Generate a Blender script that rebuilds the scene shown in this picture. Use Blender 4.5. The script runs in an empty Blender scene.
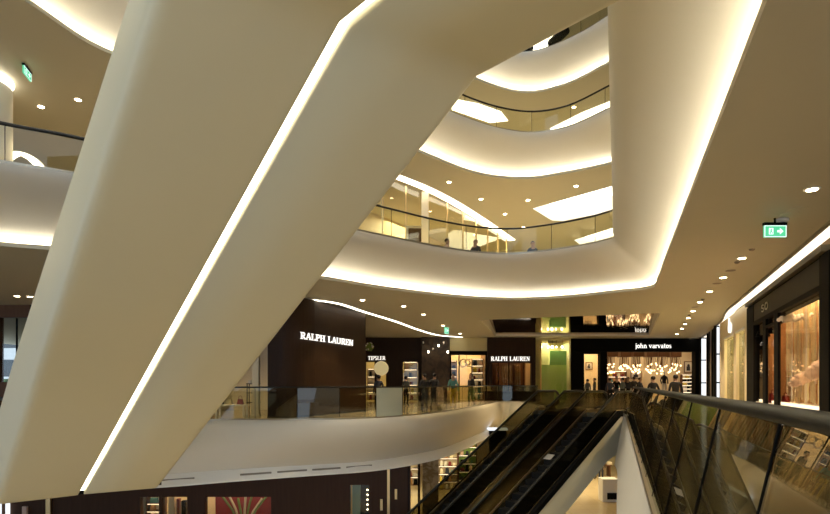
import bpy, bmesh, math, random
from mathutils import Vector, Matrix
from mathutils.geometry import tessellate_polygon
random.seed(7)
PI = math.pi
C = bpy.context.scene.collection
E = 1.27            # eye height above the gallery floor
F = 560.0           # focal length in pixels of the 830 px frame
HZ = 384.0          # image row of the horizon

def pz(x, y, z):
    """the point of the horizontal plane z that the photo shows at (x, y)"""
    Y = F * (z - E) / (HZ - y)
    return Vector(((x - 415.0) * Y / F, Y, z))
def pd(x, y, Y):
    """the point at depth Y that the photo shows at (x, y)"""
    return Vector(((x - 415.0) * Y / F, Y, E + (HZ - y) * Y / F))

# ------------------------------------------------------------------ materials
def mat(name, col, rough=0.6, metal=0.0, noise=0.0, nscale=8.0, bump=0.0, emit=None, es=0.0, spec=0.5, coat=0.0):
    m = bpy.data.materials.new(name); m.use_nodes = True
    nt = m.node_tree; b = nt.nodes['Principled BSDF']
    b.inputs['Base Color'].default_value = (*col, 1)
    b.inputs['Roughness'].default_value = rough
    b.inputs['Metallic'].default_value = metal
    b.inputs['Specular IOR Level'].default_value = spec
    b.inputs['Coat Weight'].default_value = coat
    if noise > 0 or bump > 0:
        tc = nt.nodes.new('ShaderNodeTexCoord'); n = nt.nodes.new('ShaderNodeTexNoise')
        n.inputs['Scale'].default_value = nscale; n.inputs['Detail'].default_value = 4
        nt.links.new(tc.outputs['Object'], n.inputs['Vector'])
        if noise > 0:
            r = nt.nodes.new('ShaderNodeMix'); r.data_type = 'RGBA'
            r.inputs['A'].default_value = (*[max(0, c * (1 - noise)) for c in col], 1)
            r.inputs['B'].default_value = (*[min(1, c * (1 + noise)) for c in col], 1)
            nt.links.new(n.outputs['Fac'], r.inputs['Factor']); nt.links.new(r.outputs['Result'], b.inputs['Base Color'])
        if bump > 0:
            bp = nt.nodes.new('ShaderNodeBump'); bp.inputs['Strength'].default_value = bump
            nt.links.new(n.outputs['Fac'], bp.inputs['Height']); nt.links.new(bp.outputs['Normal'], b.inputs['Normal'])
    if emit:
        b.inputs['Emission Color'].default_value = (*emit, 1); b.inputs['Emission Strength'].default_value = es
    return m
def emis(name, col, s):
    m = bpy.data.materials.new(name); m.use_nodes = True
    nt = m.node_tree; nt.nodes.clear()
    e = nt.nodes.new('ShaderNodeEmission'); e.inputs['Color'].default_value = (*col, 1); e.inputs['Strength'].default_value = s
    o = nt.nodes.new('ShaderNodeOutputMaterial'); nt.links.new(e.outputs[0], o.inputs['Surface'])
    return m
def glassm(name, tint, ior=1.5, gloss=(1, 1, 1), rough=0.0, extra=0.0):
    """thin architectural glass: tinted see-through with fresnel reflection"""
    m = bpy.data.materials.new(name); m.use_nodes = True
    nt = m.node_tree; nt.nodes.clear()
    t = nt.nodes.new('ShaderNodeBsdfTransparent'); t.inputs['Color'].default_value = (*tint, 1)
    g = nt.nodes.new('ShaderNodeBsdfGlossy'); g.inputs['Color'].default_value = (*gloss, 1); g.inputs['Roughness'].default_value = rough
    lw = nt.nodes.new('ShaderNodeLayerWeight'); f0 = ((ior - 1) / (ior + 1)) ** 2       # Schlick on the facing angle, the same from both sides
    pw = nt.nodes.new('ShaderNodeMath'); pw.operation = 'POWER'; pw.inputs[1].default_value = 5; nt.links.new(lw.outputs['Facing'], pw.inputs[0])
    f = nt.nodes.new('ShaderNodeMath'); f.operation = 'MULTIPLY_ADD'; f.inputs[1].default_value = 1 - f0; f.inputs[2].default_value = f0; nt.links.new(pw.outputs[0], f.inputs[0])
    mx = nt.nodes.new('ShaderNodeMixShader'); o = nt.nodes.new('ShaderNodeOutputMaterial')
    fac = f.outputs[0]
    if extra:
        a = nt.nodes.new('ShaderNodeMath'); a.operation = 'ADD'; a.inputs[1].default_value = extra; a.use_clamp = True
        nt.links.new(fac, a.inputs[0]); fac = a.outputs[0]
    nt.links.new(fac, mx.inputs['Fac']); nt.links.new(t.outputs[0], mx.inputs[1]); nt.links.new(g.outputs[0], mx.inputs[2])
    nt.links.new(mx.outputs[0], o.inputs['Surface'])
    return m
def wood(name, a, b, scale=3.0, rough=0.35, axis='Z'):
    m = bpy.data.materials.new(name); m.use_nodes = True
    nt = m.node_tree; bs = nt.nodes['Principled BSDF']
    tc = nt.nodes.new('ShaderNodeTexCoord'); mp = nt.nodes.new('ShaderNodeMapping')
    mp.inputs['Scale'].default_value = (scale, scale, scale * 0.06)
    n = nt.nodes.new('ShaderNodeTexNoise'); n.inputs['Scale'].default_value = 4; n.inputs['Detail'].default_value = 6
    r = nt.nodes.new('ShaderNodeMix'); r.data_type = 'RGBA'
    r.inputs['A'].default_value = (*a, 1); r.inputs['B'].default_value = (*b, 1)
    nt.links.new(tc.outputs['Object'], mp.inputs['Vector']); nt.links.new(mp.outputs[0], n.inputs['Vector'])
    nt.links.new(n.outputs['Fac'], r.inputs['Factor']); nt.links.new(r.outputs['Result'], bs.inputs['Base Color'])
    bs.inputs['Roughness'].default_value = rough; bs.inputs['Specular IOR Level'].default_value = .2
    return m
def stone(name, a, b, scale=2.0, rough=0.2):
    m = bpy.data.materials.new(name); m.use_nodes = True
    nt = m.node_tree; bs = nt.nodes['Principled BSDF']
    tc = nt.nodes.new('ShaderNodeTexCoord')
    n = nt.nodes.new('ShaderNodeTexNoise'); n.inputs['Scale'].default_value = scale; n.inputs['Detail'].default_value = 8; n.inputs['Distortion'].default_value = 1.6
    cr = nt.nodes.new('ShaderNodeValToRGB'); cr.color_ramp.elements[0].position = .42; cr.color_ramp.elements[1].position = .6
    cr.color_ramp.elements[0].color = (*a, 1); cr.color_ramp.elements[1].color = (*b, 1)
    nt.links.new(tc.outputs['Object'], n.inputs['Vector']); nt.links.new(n.outputs['Fac'], cr.inputs[0]); nt.links.new(cr.outputs[0], bs.inputs['Base Color'])
    bs.inputs['Roughness'].default_value = rough
    return m
def tiles(name, col, rough=0.15, size=1.2):
    m = bpy.data.materials.new(name); m.use_nodes = True
    nt = m.node_tree; bs = nt.nodes['Principled BSDF']
    tc = nt.nodes.new('ShaderNodeTexCoord'); bk = nt.nodes.new('ShaderNodeTexBrick')
    bk.inputs['Color1'].default_value = (*col, 1); bk.inputs['Color2'].default_value = (*[c * .93 for c in col], 1)
    bk.inputs['Mortar'].default_value = (*[c * .6 for c in col], 1)
    bk.inputs['Scale'].default_value = 1.0; bk.inputs['Mortar Size'].default_value = .006
    bk.inputs['Brick Width'].default_value = size; bk.inputs['Row Height'].default_value = size; bk.offset = 0
    nt.links.new(tc.outputs['Object'], bk.inputs['Vector']); nt.links.new(bk.outputs['Color'], bs.inputs['Base Color'])
    bs.inputs['Roughness'].default_value = rough
    return m

M = {}
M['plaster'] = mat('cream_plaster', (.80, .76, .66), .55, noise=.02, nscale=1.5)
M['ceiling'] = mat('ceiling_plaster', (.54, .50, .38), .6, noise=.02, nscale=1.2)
M['truss'] = mat('escalator_cladding', (.75, .70, .50), .45, noise=.02, nscale=1.0)
M['white'] = mat('white_paint', (.90, .88, .82), .45, noise=.02, nscale=4)
M['cove'] = emis('cove_strip', (1, .90, .70), 31)
M['coveup'] = emis('cove_strip_upper', (1, .90, .70), 28)
M['slot'] = emis('slot_strip', (1, .92, .74), 5)
M['lens'] = emis('downlight_lens', (1, .80, .50), 30)
M['warm'] = emis('warm_bulb', (1, .66, .32), 4.5)
M['spark'] = emis('small_lamp', (1, .82, .55), 12)
M['sign'] = emis('lit_lettering', (1, .95, .86), 1.5)
M['signdim'] = emis('lit_lettering_dim', (1, .93, .82), 1.3)
M['lightbox'] = emis('lightbox_face', (.92, .96, 1), 1.1)
M['shoplamp'] = emis('shop_ceiling_lamp', (1, .72, .40), 9)
M['daylamp'] = emis('luminous_ceiling', (1, .93, .78), 3.2)
M['striplamp'] = emis('window_strip_lamp', (1, .78, .5), 4)
M['exit'] = emis('exit_green', (.10, .62, .30), 1.0)
M['exitwhite'] = emis('exit_white', (.75, 1, .9), 1.3)
M['floor'] = tiles('gallery_floor', (.50, .42, .28), .12)
M['floor0'] = tiles('ground_floor', (.66, .52, .30), .18)
M['brown'] = wood('dark_brown_panel', (.020, .009, .004), (.036, .016, .007), 3, .5)
M['brownlow'] = wood('brown_panel_ground', (.055, .024, .012), (.085, .040, .020), 3, .5)
M['brown2'] = wood('brown_wood', (.10, .045, .02), (.17, .08, .035), 3, .4)
M['black'] = mat('black_metal', (.0045, .0045, .004), .65, noise=.1, spec=.08)
M['blackfab'] = mat('black_cloth', (.014, .013, .013), .8, noise=.2, nscale=30)
M['rubber'] = mat('handrail_rubber', (.010, .010, .008), .5, noise=.1, spec=.3)
M['steel'] = mat('brushed_steel', (.42, .38, .30), .32, 1.0, noise=.05, nscale=20)
M['gold'] = mat('brass', (.72, .52, .25), .3, 1.0, noise=.05)
M['darksteel'] = mat('dark_step_metal', (.014, .013, .012), .6, .3, noise=.1, nscale=20)
M['deck'] = mat('escalator_deck', (.13, .105, .06), .4, .9, noise=.05)
M['bal'] = glassm('balustrade_glass', (.88, .87, .74), 1.5)
M['balclear'] = glassm('clear_balustrade_glass', (.96, .96, .88), 1.4)
M['baldark'] = glassm('corridor_glass', (.56, .55, .46), 1.6, (.82, .82, .76))
M['escglass'] = glassm('escalator_glass', (.40, .38, .29), 1.42, (.5, .48, .42))
M['shopglass'] = glassm('shop_glass', (.95, .93, .86), 1.45)
M['display'] = glassm('display_glass', (.97, .96, .92), 1.18, (.35, .34, .32))
M['frost'] = mat('frosted_film', (.52, .56, .46), .5, noise=.03, nscale=3)
M['mirror'] = mat('mirror_ceiling', (.32, .25, .16), .06, 1.0, bump=.05, nscale=1.6)
M['marble'] = stone('pale_marble', (.62, .56, .42), (.34, .28, .18), 2.2)
M['darkmarble'] = stone('dark_marble', (.020, .010, .004), (.06, .032, .014), 1.8, .55)
M['cream'] = mat('cream_wall', (.82, .70, .48), .5, noise=.03, nscale=4)
M['olive'] = mat('pale_olive_wall', (.62, .55, .30), .5, noise=.03, nscale=4)
M['orange'] = mat('orange_backdrop', (.50, .25, .09), .6, noise=.12, nscale=5)
M['string'] = mat('hanging_string', (.95, .80, .52), .6, noise=.2, nscale=20)
M['pink'] = mat('pale_pink_fluff', (.86, .62, .50), .8, noise=.08, nscale=12, bump=.6)
M['whitefluff'] = mat('white_fluff', (.85, .80, .72), .8, noise=.06, nscale=12, bump=.6)
M['red'] = mat('red_leather', (.20, .012, .012), .4, noise=.1)
M['redpanel'] = mat('red_backdrop', (.30, .015, .015), .5, noise=.2, nscale=3)
M['green'] = mat('green_wall', (.28, .46, .10), .5, noise=.08, nscale=3)
M['greendark'] = mat('deep_green_panel', (.10, .26, .06), .5, noise=.08, nscale=3)
M['leaf'] = mat('leaf', (.20, .30, .07), .6, noise=.3, nscale=9)
M['yellow'] = mat('yellow_cloth', (.62, .46, .05), .8, noise=.1, nscale=12)
M['skin'] = mat('skin', (.42, .25, .16), .55, noise=.05, nscale=10)
M['hair'] = mat('dark_hair', (.012, .008, .006), .6, noise=.2, nscale=40)
M['teal'] = mat('teal_cloth', (.10, .30, .27), .7, noise=.1)
M['navy'] = mat('navy_cloth', (.02, .024, .036), .85, noise=.2, nscale=20)
M['grey'] = mat('grey_cloth', (.10, .10, .09), .85, noise=.2, nscale=20)
M['whitecloth'] = mat('white_cloth', (.7, .66, .58), .85, noise=.08, nscale=20)
M['disc'] = mat('cream_disc', (.80, .68, .38), .5, noise=.08, nscale=6, emit=(.9, .72, .36), es=.35)
M['grille'] = mat('vent_grille', (.25, .22, .18), .6, noise=.1, nscale=10)
M['extwall'] = mat('pale_blue_facade', (.75, .82, .90), .7, noise=.08, nscale=3)
M['extglass'] = mat('dark_blue_window', (.06, .09, .12), .2, noise=.1, nscale=3)
M['hedge'] = mat('hedge_leaves', (.10, .25, .05), .8, noise=.5, nscale=6, bump=.6)

# ------------------------------------------------------------------ helpers
def root_loc(o):
    v = Vector((0, 0, 0))
    while o is not None:
        v = v + o.location; o = o.parent
    return v
class MB:
    """collects shapes given in world coordinates and links them as ONE mesh object"""
    def __init__(s): s.v = []; s.f = []; s.mi = []
    def add(s, vs, fs, mi=0):
        n = len(s.v); s.v += [Vector(p) for p in vs]; s.f += [tuple(i + n for i in f) for f in fs]; s.mi += [mi] * len(fs); return s
    def box(s, c, size, rz=0.0, mi=0):
        cx, cy, cz = c; a, b, h = [k / 2 for k in size]; co, si = math.cos(rz), math.sin(rz)
        vs = []
        for z in (-h, h):
            for (x, y) in ((-a, -b), (a, -b), (a, b), (-a, b)):
                vs.append((cx + x * co - y * si, cy + x * si + y * co, cz + z))
        return s.add(vs, [(3, 2, 1, 0), (4, 5, 6, 7), (0, 1, 5, 4), (1, 2, 6, 5), (2, 3, 7, 6), (3, 0, 4, 7)], mi)
    def hexa(s, b4, t4, mi=0):
        return s.add(list(b4) + list(t4), [(3, 2, 1, 0), (4, 5, 6, 7), (0, 1, 5, 4), (1, 2, 6, 5), (2, 3, 7, 6), (3, 0, 4, 7)], mi)
    def wallbox(s, p, q, z0, z1, t=0.1, mi=0):
        """upright slab from plan point p to q; thickness t goes to the left of p->q"""
        p = Vector(p[:2]); q = Vector(q[:2]); d = (q - p).normalized(); n = Vector((-d.y, d.x)) * t
        b = [(*p, z0), (*q, z0), (*(q + n), z0), (*(p + n), z0)]; tt = [(a[0], a[1], z1) for a in b]
        return s.hexa(b, tt, mi)
    def sweep(s, path, prof, closed=False, cap=True, mi=0, up=Vector((0, 0, 1))):
        """profile (side, up) swept along a path of points"""
        n = len(path); k = len(prof); vs = []
        P = [Vector(p) for p in path]
        for i in range(n):
            a = P[(i - 1) % n] if (closed or i > 0) else P[i]; b = P[(i + 1) % n] if (closed or i < n - 1) else P[i]
            t = (b - a).normalized(); side = t.cross(up)
            if side.length < 1e-5: side = Vector((1, 0, 0))
            side.normalize(); u = side.cross(t).normalized()
            for (x, y) in prof: vs.append(P[i] + side * x + u * y)
        fs = []
        for i in range(n if closed else n - 1):
            j = (i + 1) % n
            for q in range(k):
                r = (q + 1) % k; fs.append((i * k + q, i * k + r, j * k + r, j * k + q))
        if cap and not closed: fs += [tuple(range(k))[::-1], tuple((n - 1) * k + q for q in range(k))]
        return s.add(vs, fs, mi)
    def tube(s, path, r, seg=8, mi=0, closed=False):
        return s.sweep(path, [(r * math.cos(2 * PI * i / seg), r * math.sin(2 * PI * i / seg)) for i in range(seg)], closed=closed, mi=mi)
    def lathe(s, c, prof, seg=16, mi=0):
        vs = []; k = len(prof)
        for (r, z) in prof:
            for i in range(seg):
                a = 2 * PI * i / seg; vs.append((c[0] + r * math.cos(a), c[1] + r * math.sin(a), c[2] + z))
        fs = []
        for j in range(k - 1):
            for i in range(seg):
                i2 = (i + 1) % seg; fs.append((j * seg + i, j * seg + i2, (j + 1) * seg + i2, (j + 1) * seg + i))
        fs += [tuple(range(seg))[::-1], tuple((k - 1) * seg + i for i in range(seg))]
        return s.add(vs, fs, mi)
    def ball(s, c, r, seg=10, rings=6, sq=(1, 1, 1), mi=0, lump=0.0):
        vs = [(c[0], c[1], c[2] - r * sq[2])]
        for j in range(1, rings):
            th = PI * j / rings
            for i in range(seg):
                a = 2 * PI * i / seg; q = r * (1 + lump * (random.random() - .5))
                vs.append((c[0] + q * sq[0] * math.sin(th) * math.cos(a), c[1] + q * sq[1] * math.sin(th) * math.sin(a), c[2] - q * sq[2] * math.cos(th)))
        vs.append((c[0], c[1], c[2] + r * sq[2])); fs = []
        for i in range(seg): fs.append((0, 1 + (i + 1) % seg, 1 + i))
        for j in range(rings - 2):
            for i in range(seg):
                a = 1 + j * seg + i; b = 1 + j * seg + (i + 1) % seg; fs.append((a, b, b + seg, a + seg))
        l = len(vs) - 1
        for i in range(seg): fs.append((l, l - seg + i, l - seg + (i + 1) % seg))
        return s.add(vs, fs, mi)
    def loft(s, rows, mi=0, closed=False):
        k = len(rows[0]); vs = [p for r in rows for p in r]; fs = []
        for j in range(len(rows) - 1):
            for i in range(k if closed else k - 1):
                i2 = (i + 1) % k; fs.append((j * k + i, j * k + i2, (j + 1) * k + i2, (j + 1) * k + i))
        return s.add(vs, fs, mi)
    def build(s, name, material, parent=None, smooth=False, bevel=0.0, seg=2, label=None):
        me = bpy.data.meshes.new(name)
        off = root_loc(parent) if parent is not None else Vector((0, 0, 0))
        me.from_pydata([p - off for p in s.v], [], s.f)
        mats = material if isinstance(material, (list, tuple)) else [material]
        for m in mats: me.materials.append(m)
        if len(mats) > 1: me.polygons.foreach_set('material_index', s.mi)
        bm = bmesh.new(); bm.from_mesh(me); bmesh.ops.recalc_face_normals(bm, faces=bm.faces); bm.to_mesh(me); bm.free()
        if smooth: me.polygons.foreach_set('use_smooth', [True] * len(me.polygons))
        me.update()
        o = bpy.data.objects.new(name, me); C.objects.link(o)
        if parent is not None: o.parent = parent
        if bevel > 0:
            b = o.modifiers.new('bevel', 'BEVEL'); b.width = bevel; b.segments = seg; b.limit_method = 'ANGLE'; b.angle_limit = math.radians(35)
        if label: o['label'] = label
        return o
def thing(name, label, cat, loc=(0, 0, 0), group=None):
    o = bpy.data.objects.new(name, None); C.objects.link(o); o.location = loc; o.empty_display_size = .1
    o['label'] = label; o['category'] = cat
    if group: o['group'] = group
    return o
def tag(o, label, cat, group=None, kind=None):
    o['label'] = label; o['category'] = cat
    if group: o['group'] = group
    if kind: o['kind'] = kind
    return o
def struct(o, label, cat):
    o['kind'] = 'structure'; o['label'] = label; o['category'] = cat; return o
def kids(o): return [c for c in bpy.data.objects if c.parent == o]
def copy_tree(o, parent=None):
    c = o.copy(); C.objects.link(c)
    if parent is not None: c.parent = parent
    for ch in list(kids(o)): copy_tree(ch, c)
    return c
def catmull(pts, per=6, closed=False):
    P = [Vector(p) for p in pts]; n = len(P); out = []
    for i in range(n if closed else n - 1):
        p0 = P[(i - 1) % n] if (closed or i > 0) else P[i]; p1 = P[i]; p2 = P[(i + 1) % n]
        p3 = P[(i + 2) % n] if (closed or i + 2 < n) else p2
        # centripetal knots keep tight corners free of loops
        t0 = 0; t1 = t0 + max((p1 - p0).length, 1e-4) ** .5; t2 = t1 + max((p2 - p1).length, 1e-4) ** .5; t3 = t2 + max((p3 - p2).length, 1e-4) ** .5
        for k in range(per):
            t = t1 + (t2 - t1) * k / per
            A1 = p0 * ((t1 - t) / (t1 - t0)) + p1 * ((t - t0) / (t1 - t0)); A2 = p1 * ((t2 - t) / (t2 - t1)) + p2 * ((t - t1) / (t2 - t1)); A3 = p2 * ((t3 - t) / (t3 - t2)) + p3 * ((t - t2) / (t3 - t2))
            B1 = A1 * ((t2 - t) / (t2 - t0)) + A2 * ((t - t0) / (t2 - t0)); B2 = A2 * ((t3 - t) / (t3 - t1)) + A3 * ((t - t1) / (t3 - t1))
            out.append(B1 * ((t2 - t) / (t2 - t1)) + B2 * ((t - t1) / (t2 - t1)))
    if not closed: out.append(P[-1].copy())
    return out
def resample(pts, step):
    P = [Vector(p) for p in pts]; L = [0]
    for a, b in zip(P, P[1:]): L.append(L[-1] + (b - a).length)
    n = max(1, round(L[-1] / step)); out = []; j = 0
    for i in range(n + 1):
        d = L[-1] * i / n
        while j < len(P) - 2 and L[j + 1] < d: j += 1
        t = (d - L[j]) / max(L[j + 1] - L[j], 1e-6); out.append(P[j].lerp(P[j + 1], min(1, t)))
    return out
def normals(curve, inside):
    """plan normals of an open curve that point to the side of INSIDE given by the walking direction (+1 left, -1 right)"""
    out = []
    for i in range(len(curve)):
        a = curve[max(0, i - 1)]; b = curve[min(len(curve) - 1, i + 1)]; d = Vector((b.x - a.x, b.y - a.y)).normalized()
        out.append(Vector((-d.y, d.x)) * inside)
    return out
def flat_with_holes(name, outer, holes, z, material, up):
    loops = [[Vector((p[0], p[1], 0)) for p in outer]] + [[Vector((p[0], p[1], 0)) for p in h] for h in holes]
    tri = tessellate_polygon(loops); vs = [(p.x, p.y, z) for l in loops for p in l]
    me = bpy.data.meshes.new(name); fs = []
    for t in tri:
        a, b, c = [Vector(vs[i]) for i in t]; nz = (b - a).cross(c - a).z
        if abs(nz) < 1e-9: continue
        fs.append(tuple(t) if (nz > 0) == up else tuple(t)[::-1])
    me.from_pydata(vs, [], fs); me.materials.append(material); me.update()
    o = bpy.data.objects.new(name, me); C.objects.link(o); return o
# letters: strokes on a 0..1 grid (height 1); each glyph = (advance, [(x0,y0,x1,y1,w)...])
def arc(cx, cy, rx, ry, a0, a1, w, n=8):
    out = []
    for i in range(n):
        t0 = math.radians(a0 + (a1 - a0) * i / n); t1 = math.radians(a0 + (a1 - a0) * (i + 1) / n)
        out.append((cx + rx * math.cos(t0), cy + ry * math.sin(t0), cx + rx * math.cos(t1), cy + ry * math.sin(t1), w))
    return out
TH, TN = .15, .06
def serif(x, y, w=.34): return [(x - w / 2, y, x + w / 2, y, TN)]
G = {
 'R': (.78, [(.18, 0, .18, 1, TH)] + serif(.18, .03) + serif(.14, .97, .26) + arc(.36, .74, .24, .235, 90, -90, .12) + [(.18, .97, .36, .97, TN), (.18, .5, .36, .5, TN), (.36, .5, .66, .03, TH), (.6, .03, .76, .03, TN)]),
 'A': (.80, [(.10, .02, .40, 1, TN), (.40, 1, .68, .02, TH), (.2, .33, .6, .33, TN)] + serif(.10, .03, .26) + serif(.68, .03, .30)),
 'L': (.68, [(.18, 0, .18, 1, TH), (.18, .04, .6, .04, TN), (.6, .02, .6, .28, TN)] + serif(.18, .97)),
 'P': (.70, [(.18, 0, .18, 1, TH)] + serif(.18, .03) + serif(.14, .97, .26) + arc(.36, .72, .24, .255, 90, -90, .13) + [(.18, .97, .36, .97, TN), (.18, .46, .36, .46, TN)]),
 'H': (.86, [(.18, 0, .18, 1, TH), (.64, 0, .64, 1, TH), (.18, .52, .64, .52, TN)] + serif(.18, .03) + serif(.18, .97) + serif(.64, .03) + serif(.64, .97)),
 'U': (.86, [(.16, .3, .16, 1, TH), (.66, .3, .66, 1, TN)] + serif(.16, .97, .24) + serif(.66, .97, .18) + arc(.41, .3, .25, .27, 180, 360, .09)),
 'E': (.70, [(.18, 0, .18, 1, TH), (.18, .97, .58, .97, TN), (.58, .75, .58, .99, TN), (.18, .52, .48, .52, TN), (.48, .4, .48, .64, TN), (.18, .03, .6, .03, TN), (.6, .02, .6, .27, TN)] + serif(.14, .97, .22) + serif(.14, .03, .22)),
 'N': (.88, [(.16, 0, .16, 1, TN), (.16, .98, .66, .02, TH), (.66, 0, .66, 1, TN)] + serif(.16, .03, .26) + serif(.12, .97, .2) + serif(.66, .97, .26)),
 'T': (.72, [(.34, 0, .34, 1, TH), (.04, .97, .64, .97, TN), (.04, .75, .04, .98, TN), (.64, .75, .64, .98, TN)] + serif(.34, .03)),
 'I': (.40, [(.18, 0, .18, 1, TH)] + serif(.18, .03) + serif(.18, .97)),
 'S': (.62, arc(.30, .74, .21, .23, 30, 270, .12) + arc(.30, .26, .23, .24, 90, -150, .13)),
 'j': (.34, [(.18, -.1, .18, .66, .13), (.08, .64, .18, .64, TN)] + arc(.06, -.1, .12, .16, 0, -90, .09) + [(.17, .84, .17, .97, .15)]),
 'o': (.60, arc(.28, .33, .21, .31, 0, 360, .12, 12)),
 'h': (.66, [(.14, 0, .14, 1, .13), (.5, 0, .5, .45, .13)] + arc(.32, .42, .18, .22, 180, 0, .1) + serif(.14, .03, .24) + serif(.5, .03, .24) + [(.04, .97, .14, .97, TN)]),
 'n': (.66, [(.14, 0, .14, .66, .13), (.5, 0, .5, .45, .13)] + arc(.32, .42, .18, .22, 180, 0, .1) + serif(.14, .03, .24) + serif(.5, .03, .24) + [(.04, .64, .14, .64, TN)]),
 'v': (.60, [(.06, .65, .28, .02, .13), (.28, .02, .50, .65, TN)] + serif(.08, .64, .24) + serif(.49, .64, .2)),
 'a': (.58, [(.44, 0, .44, .45, .12), (.44, .04, .55, .04, TN)] + arc(.28, .45, .16, .19, 0, 160, .09) + arc(.26, .18, .17, .17, 0, 360, .1, 10)),
 'r': (.48, [(.14, 0, .14, .66, .13)] + serif(.14, .03, .26) + arc(.32, .42, .16, .2, 170, 50, .1) + [(.38, .56, .43, .56, .12), (.04, .64, .14, .64, TN)]),
 't': (.42, [(.18, .12, .18, .9, .13), (.04, .63, .36, .63, TN)] + arc(.28, .12, .1, .1, 180, 320, .08)),
 's': (.50, arc(.23, .48, .15, .155, 30, 270, .1) + arc(.23, .17, .17, .16, 90, -150, .1)),
 'b': (.60, [(.14, 0, .14, 1, .15)] + arc(.27, .30, .2, .29, 0, 360, .14, 12)),
 ' ': (.42, []),
}
def lettering(name, text, p, right, h, depth, material, parent, width=None):
    if ' ' in text:                                     # each word is a part of its own
        adv = sum(G[c][0] for c in text); sx = (width / adv) if width else h; r = Vector((right[0], right[1], 0)).normalized(); x = 0
        for wd_ in text.split(' '):
            k = sum(G[c][0] for c in wd_); lettering(name, wd_, Vector(p) + r * (x * sx), right, h, depth, material, parent, k * sx); x += k + G[' '][0]
        return
    """raised letters: baseline starts at p, runs along RIGHT (plan unit vector); front face towards the left-hand normal"""
    adv = sum(G[c][0] for c in text); s = h; sx = (width / adv) if width else h
    r = Vector((right[0], right[1], 0)).normalized(); n = Vector((r.y, -r.x, 0)); mb = MB(); x = 0
    p = Vector(p)
    for c in text:
        for (a, b, c2, d, w) in G[c][1]:
            A = Vector(((x + a) * sx, b * s)); B = Vector(((x + c2) * sx, d * s)); t = B - A
            if t.length < 1e-6: continue
            t.normalize(); q = Vector((-t.y, t.x)) * (w * s * .5)
            cs = [A - q, B - q, B + q, A + q]
            f = [p + r * k.x + Vector((0, 0, k.y)) for k in cs]
            mb.hexa(f, [v + n * depth for v in f])
        x += G[c][0]
    return mb.build(name, material, parent)
def spot(loc, power, col=(1, .78, .5), ang=100, r=.08, target=None, blend=.6):
    l = bpy.data.lights.new('lamp', 'SPOT'); l.energy = power; l.color = col; l.spot_size = math.radians(ang); l.spot_blend = blend; l.shadow_soft_size = r
    o = bpy.data.objects.new('lamp', l); C.objects.link(o); o.location = loc
    return o
def area(loc, sx, sy, power, col=(1, .78, .5), rot=(0, 0, 0)):
    l = bpy.data.lights.new('area_lamp', 'AREA'); l.shape = 'RECTANGLE'; l.size = sx; l.size_y = sy; l.energy = power; l.color = col
    o = bpy.data.objects.new('area_lamp', l); C.objects.link(o); o.location = loc; o.rotation_euler = rot; return o

#@@SETTING
# ------------------------------------------------------------------ levels
OUT = [(-34, -8), (42, -8), (42, 56), (-34, 56)]
def split(pairs, per=5):
    b = catmull([(p[0][0], p[0][1], 0) for p in pairs], per); t = catmull([(p[1][0], p[1][1], 0) for p in pairs], per); return b, t
# each pair: (lower edge of the fascia = ceiling edge, upper edge = floor edge), walking the void from the near right, round the far side, to the near left
L2 = [((-.86, -6), (-2.28, -6)), ((1.3, 0), (-.115, 0)), ((3.1, 5), (1.69, 5)), ((4.9, 10), (3.49, 10)), ((6.7, 15), (5.15, 14.6)), ((7.75, 17.9), (5.95, 16.85)),
      ((8.15, 19.2), (6.2, 17.55)), ((7.95, 19.75), (6.0, 17.95)), ((7.35, 20.2), (5.7, 18.35)), ((5.9, 21.4), (4.87, 19.07)), ((4.14, 22.0), (3.6, 19.72)), ((2.6, 21.8), (2.5, 19.65)), ((1.3, 21.2), (1.0, 18.9)),
      ((-1.2, 19.4), (-1.0, 17.3)), ((-3, 17.6), (-2.6, 16.0)), ((-6, 15.4), (-5.2, 13.8)), ((-9.1, 13.8), (-7.6, 12.1)), ((-10.0, 13.4), (-8.56, 11.55)),
      ((-12.3, 11.3), (-10.7, 9.8)), ((-13.5, 6), (-11.8, 5.5)), ((-13.5, -6), (-11.8, -6))]
L3 = [((.14, -6), (-1.3, -6)), ((2.3, 0), (.9, 0)), ((7.5, 14.5), (6.0, 14)), ((9.0, 19.5), (7.6, 18.2)), ((9.0, 21.8), (7.9, 20.0)), ((8.05, 22.9), (7.3, 20.8)),
      ((6.4, 24.0), (6.1, 22.4)), ((4.9, 24.6), (4.9, 22.88)), ((2.8, 24.1), (3.4, 22.5)), ((.2, 21.8), (1.3, 21.1)), ((-3, 18.9), (-2.3, 17.9)), ((-6, 16.7), (-5.2, 15.5)),
      ((-8.4, 15.2), (-7.3, 13.9)), ((-9.17, 13.17), (-8, 12.2)), ((-10.5, 9), (-9.2, 8.5)), ((-11.5, 3), (-10.2, 3)), ((-11.5, -6), (-10.2, -6))]
L4 = [((1, -6), (-.4, -6)), ((3.2, 0), (1.8, 0)), ((8.5, 15), (7.3, 15)), ((10, 22), (8.9, 21)), ((9.8, 24.6), (8.8, 23.4)), ((8.9, 25.7), (8.3, 24.4)), ((7.46, 27.5), (7.2, 25.8)),
      ((5.66, 28.3), (5.6, 26.9)), ((3.05, 27.1), (3.6, 26.6)), ((0, 24), (.4, 23.4)), ((-6, 19), (-5.6, 18)), ((-10, 14), (-9, 13)), ((-12, 5), (-11, 5)), ((-12, -6), (-11, -6))]
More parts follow.
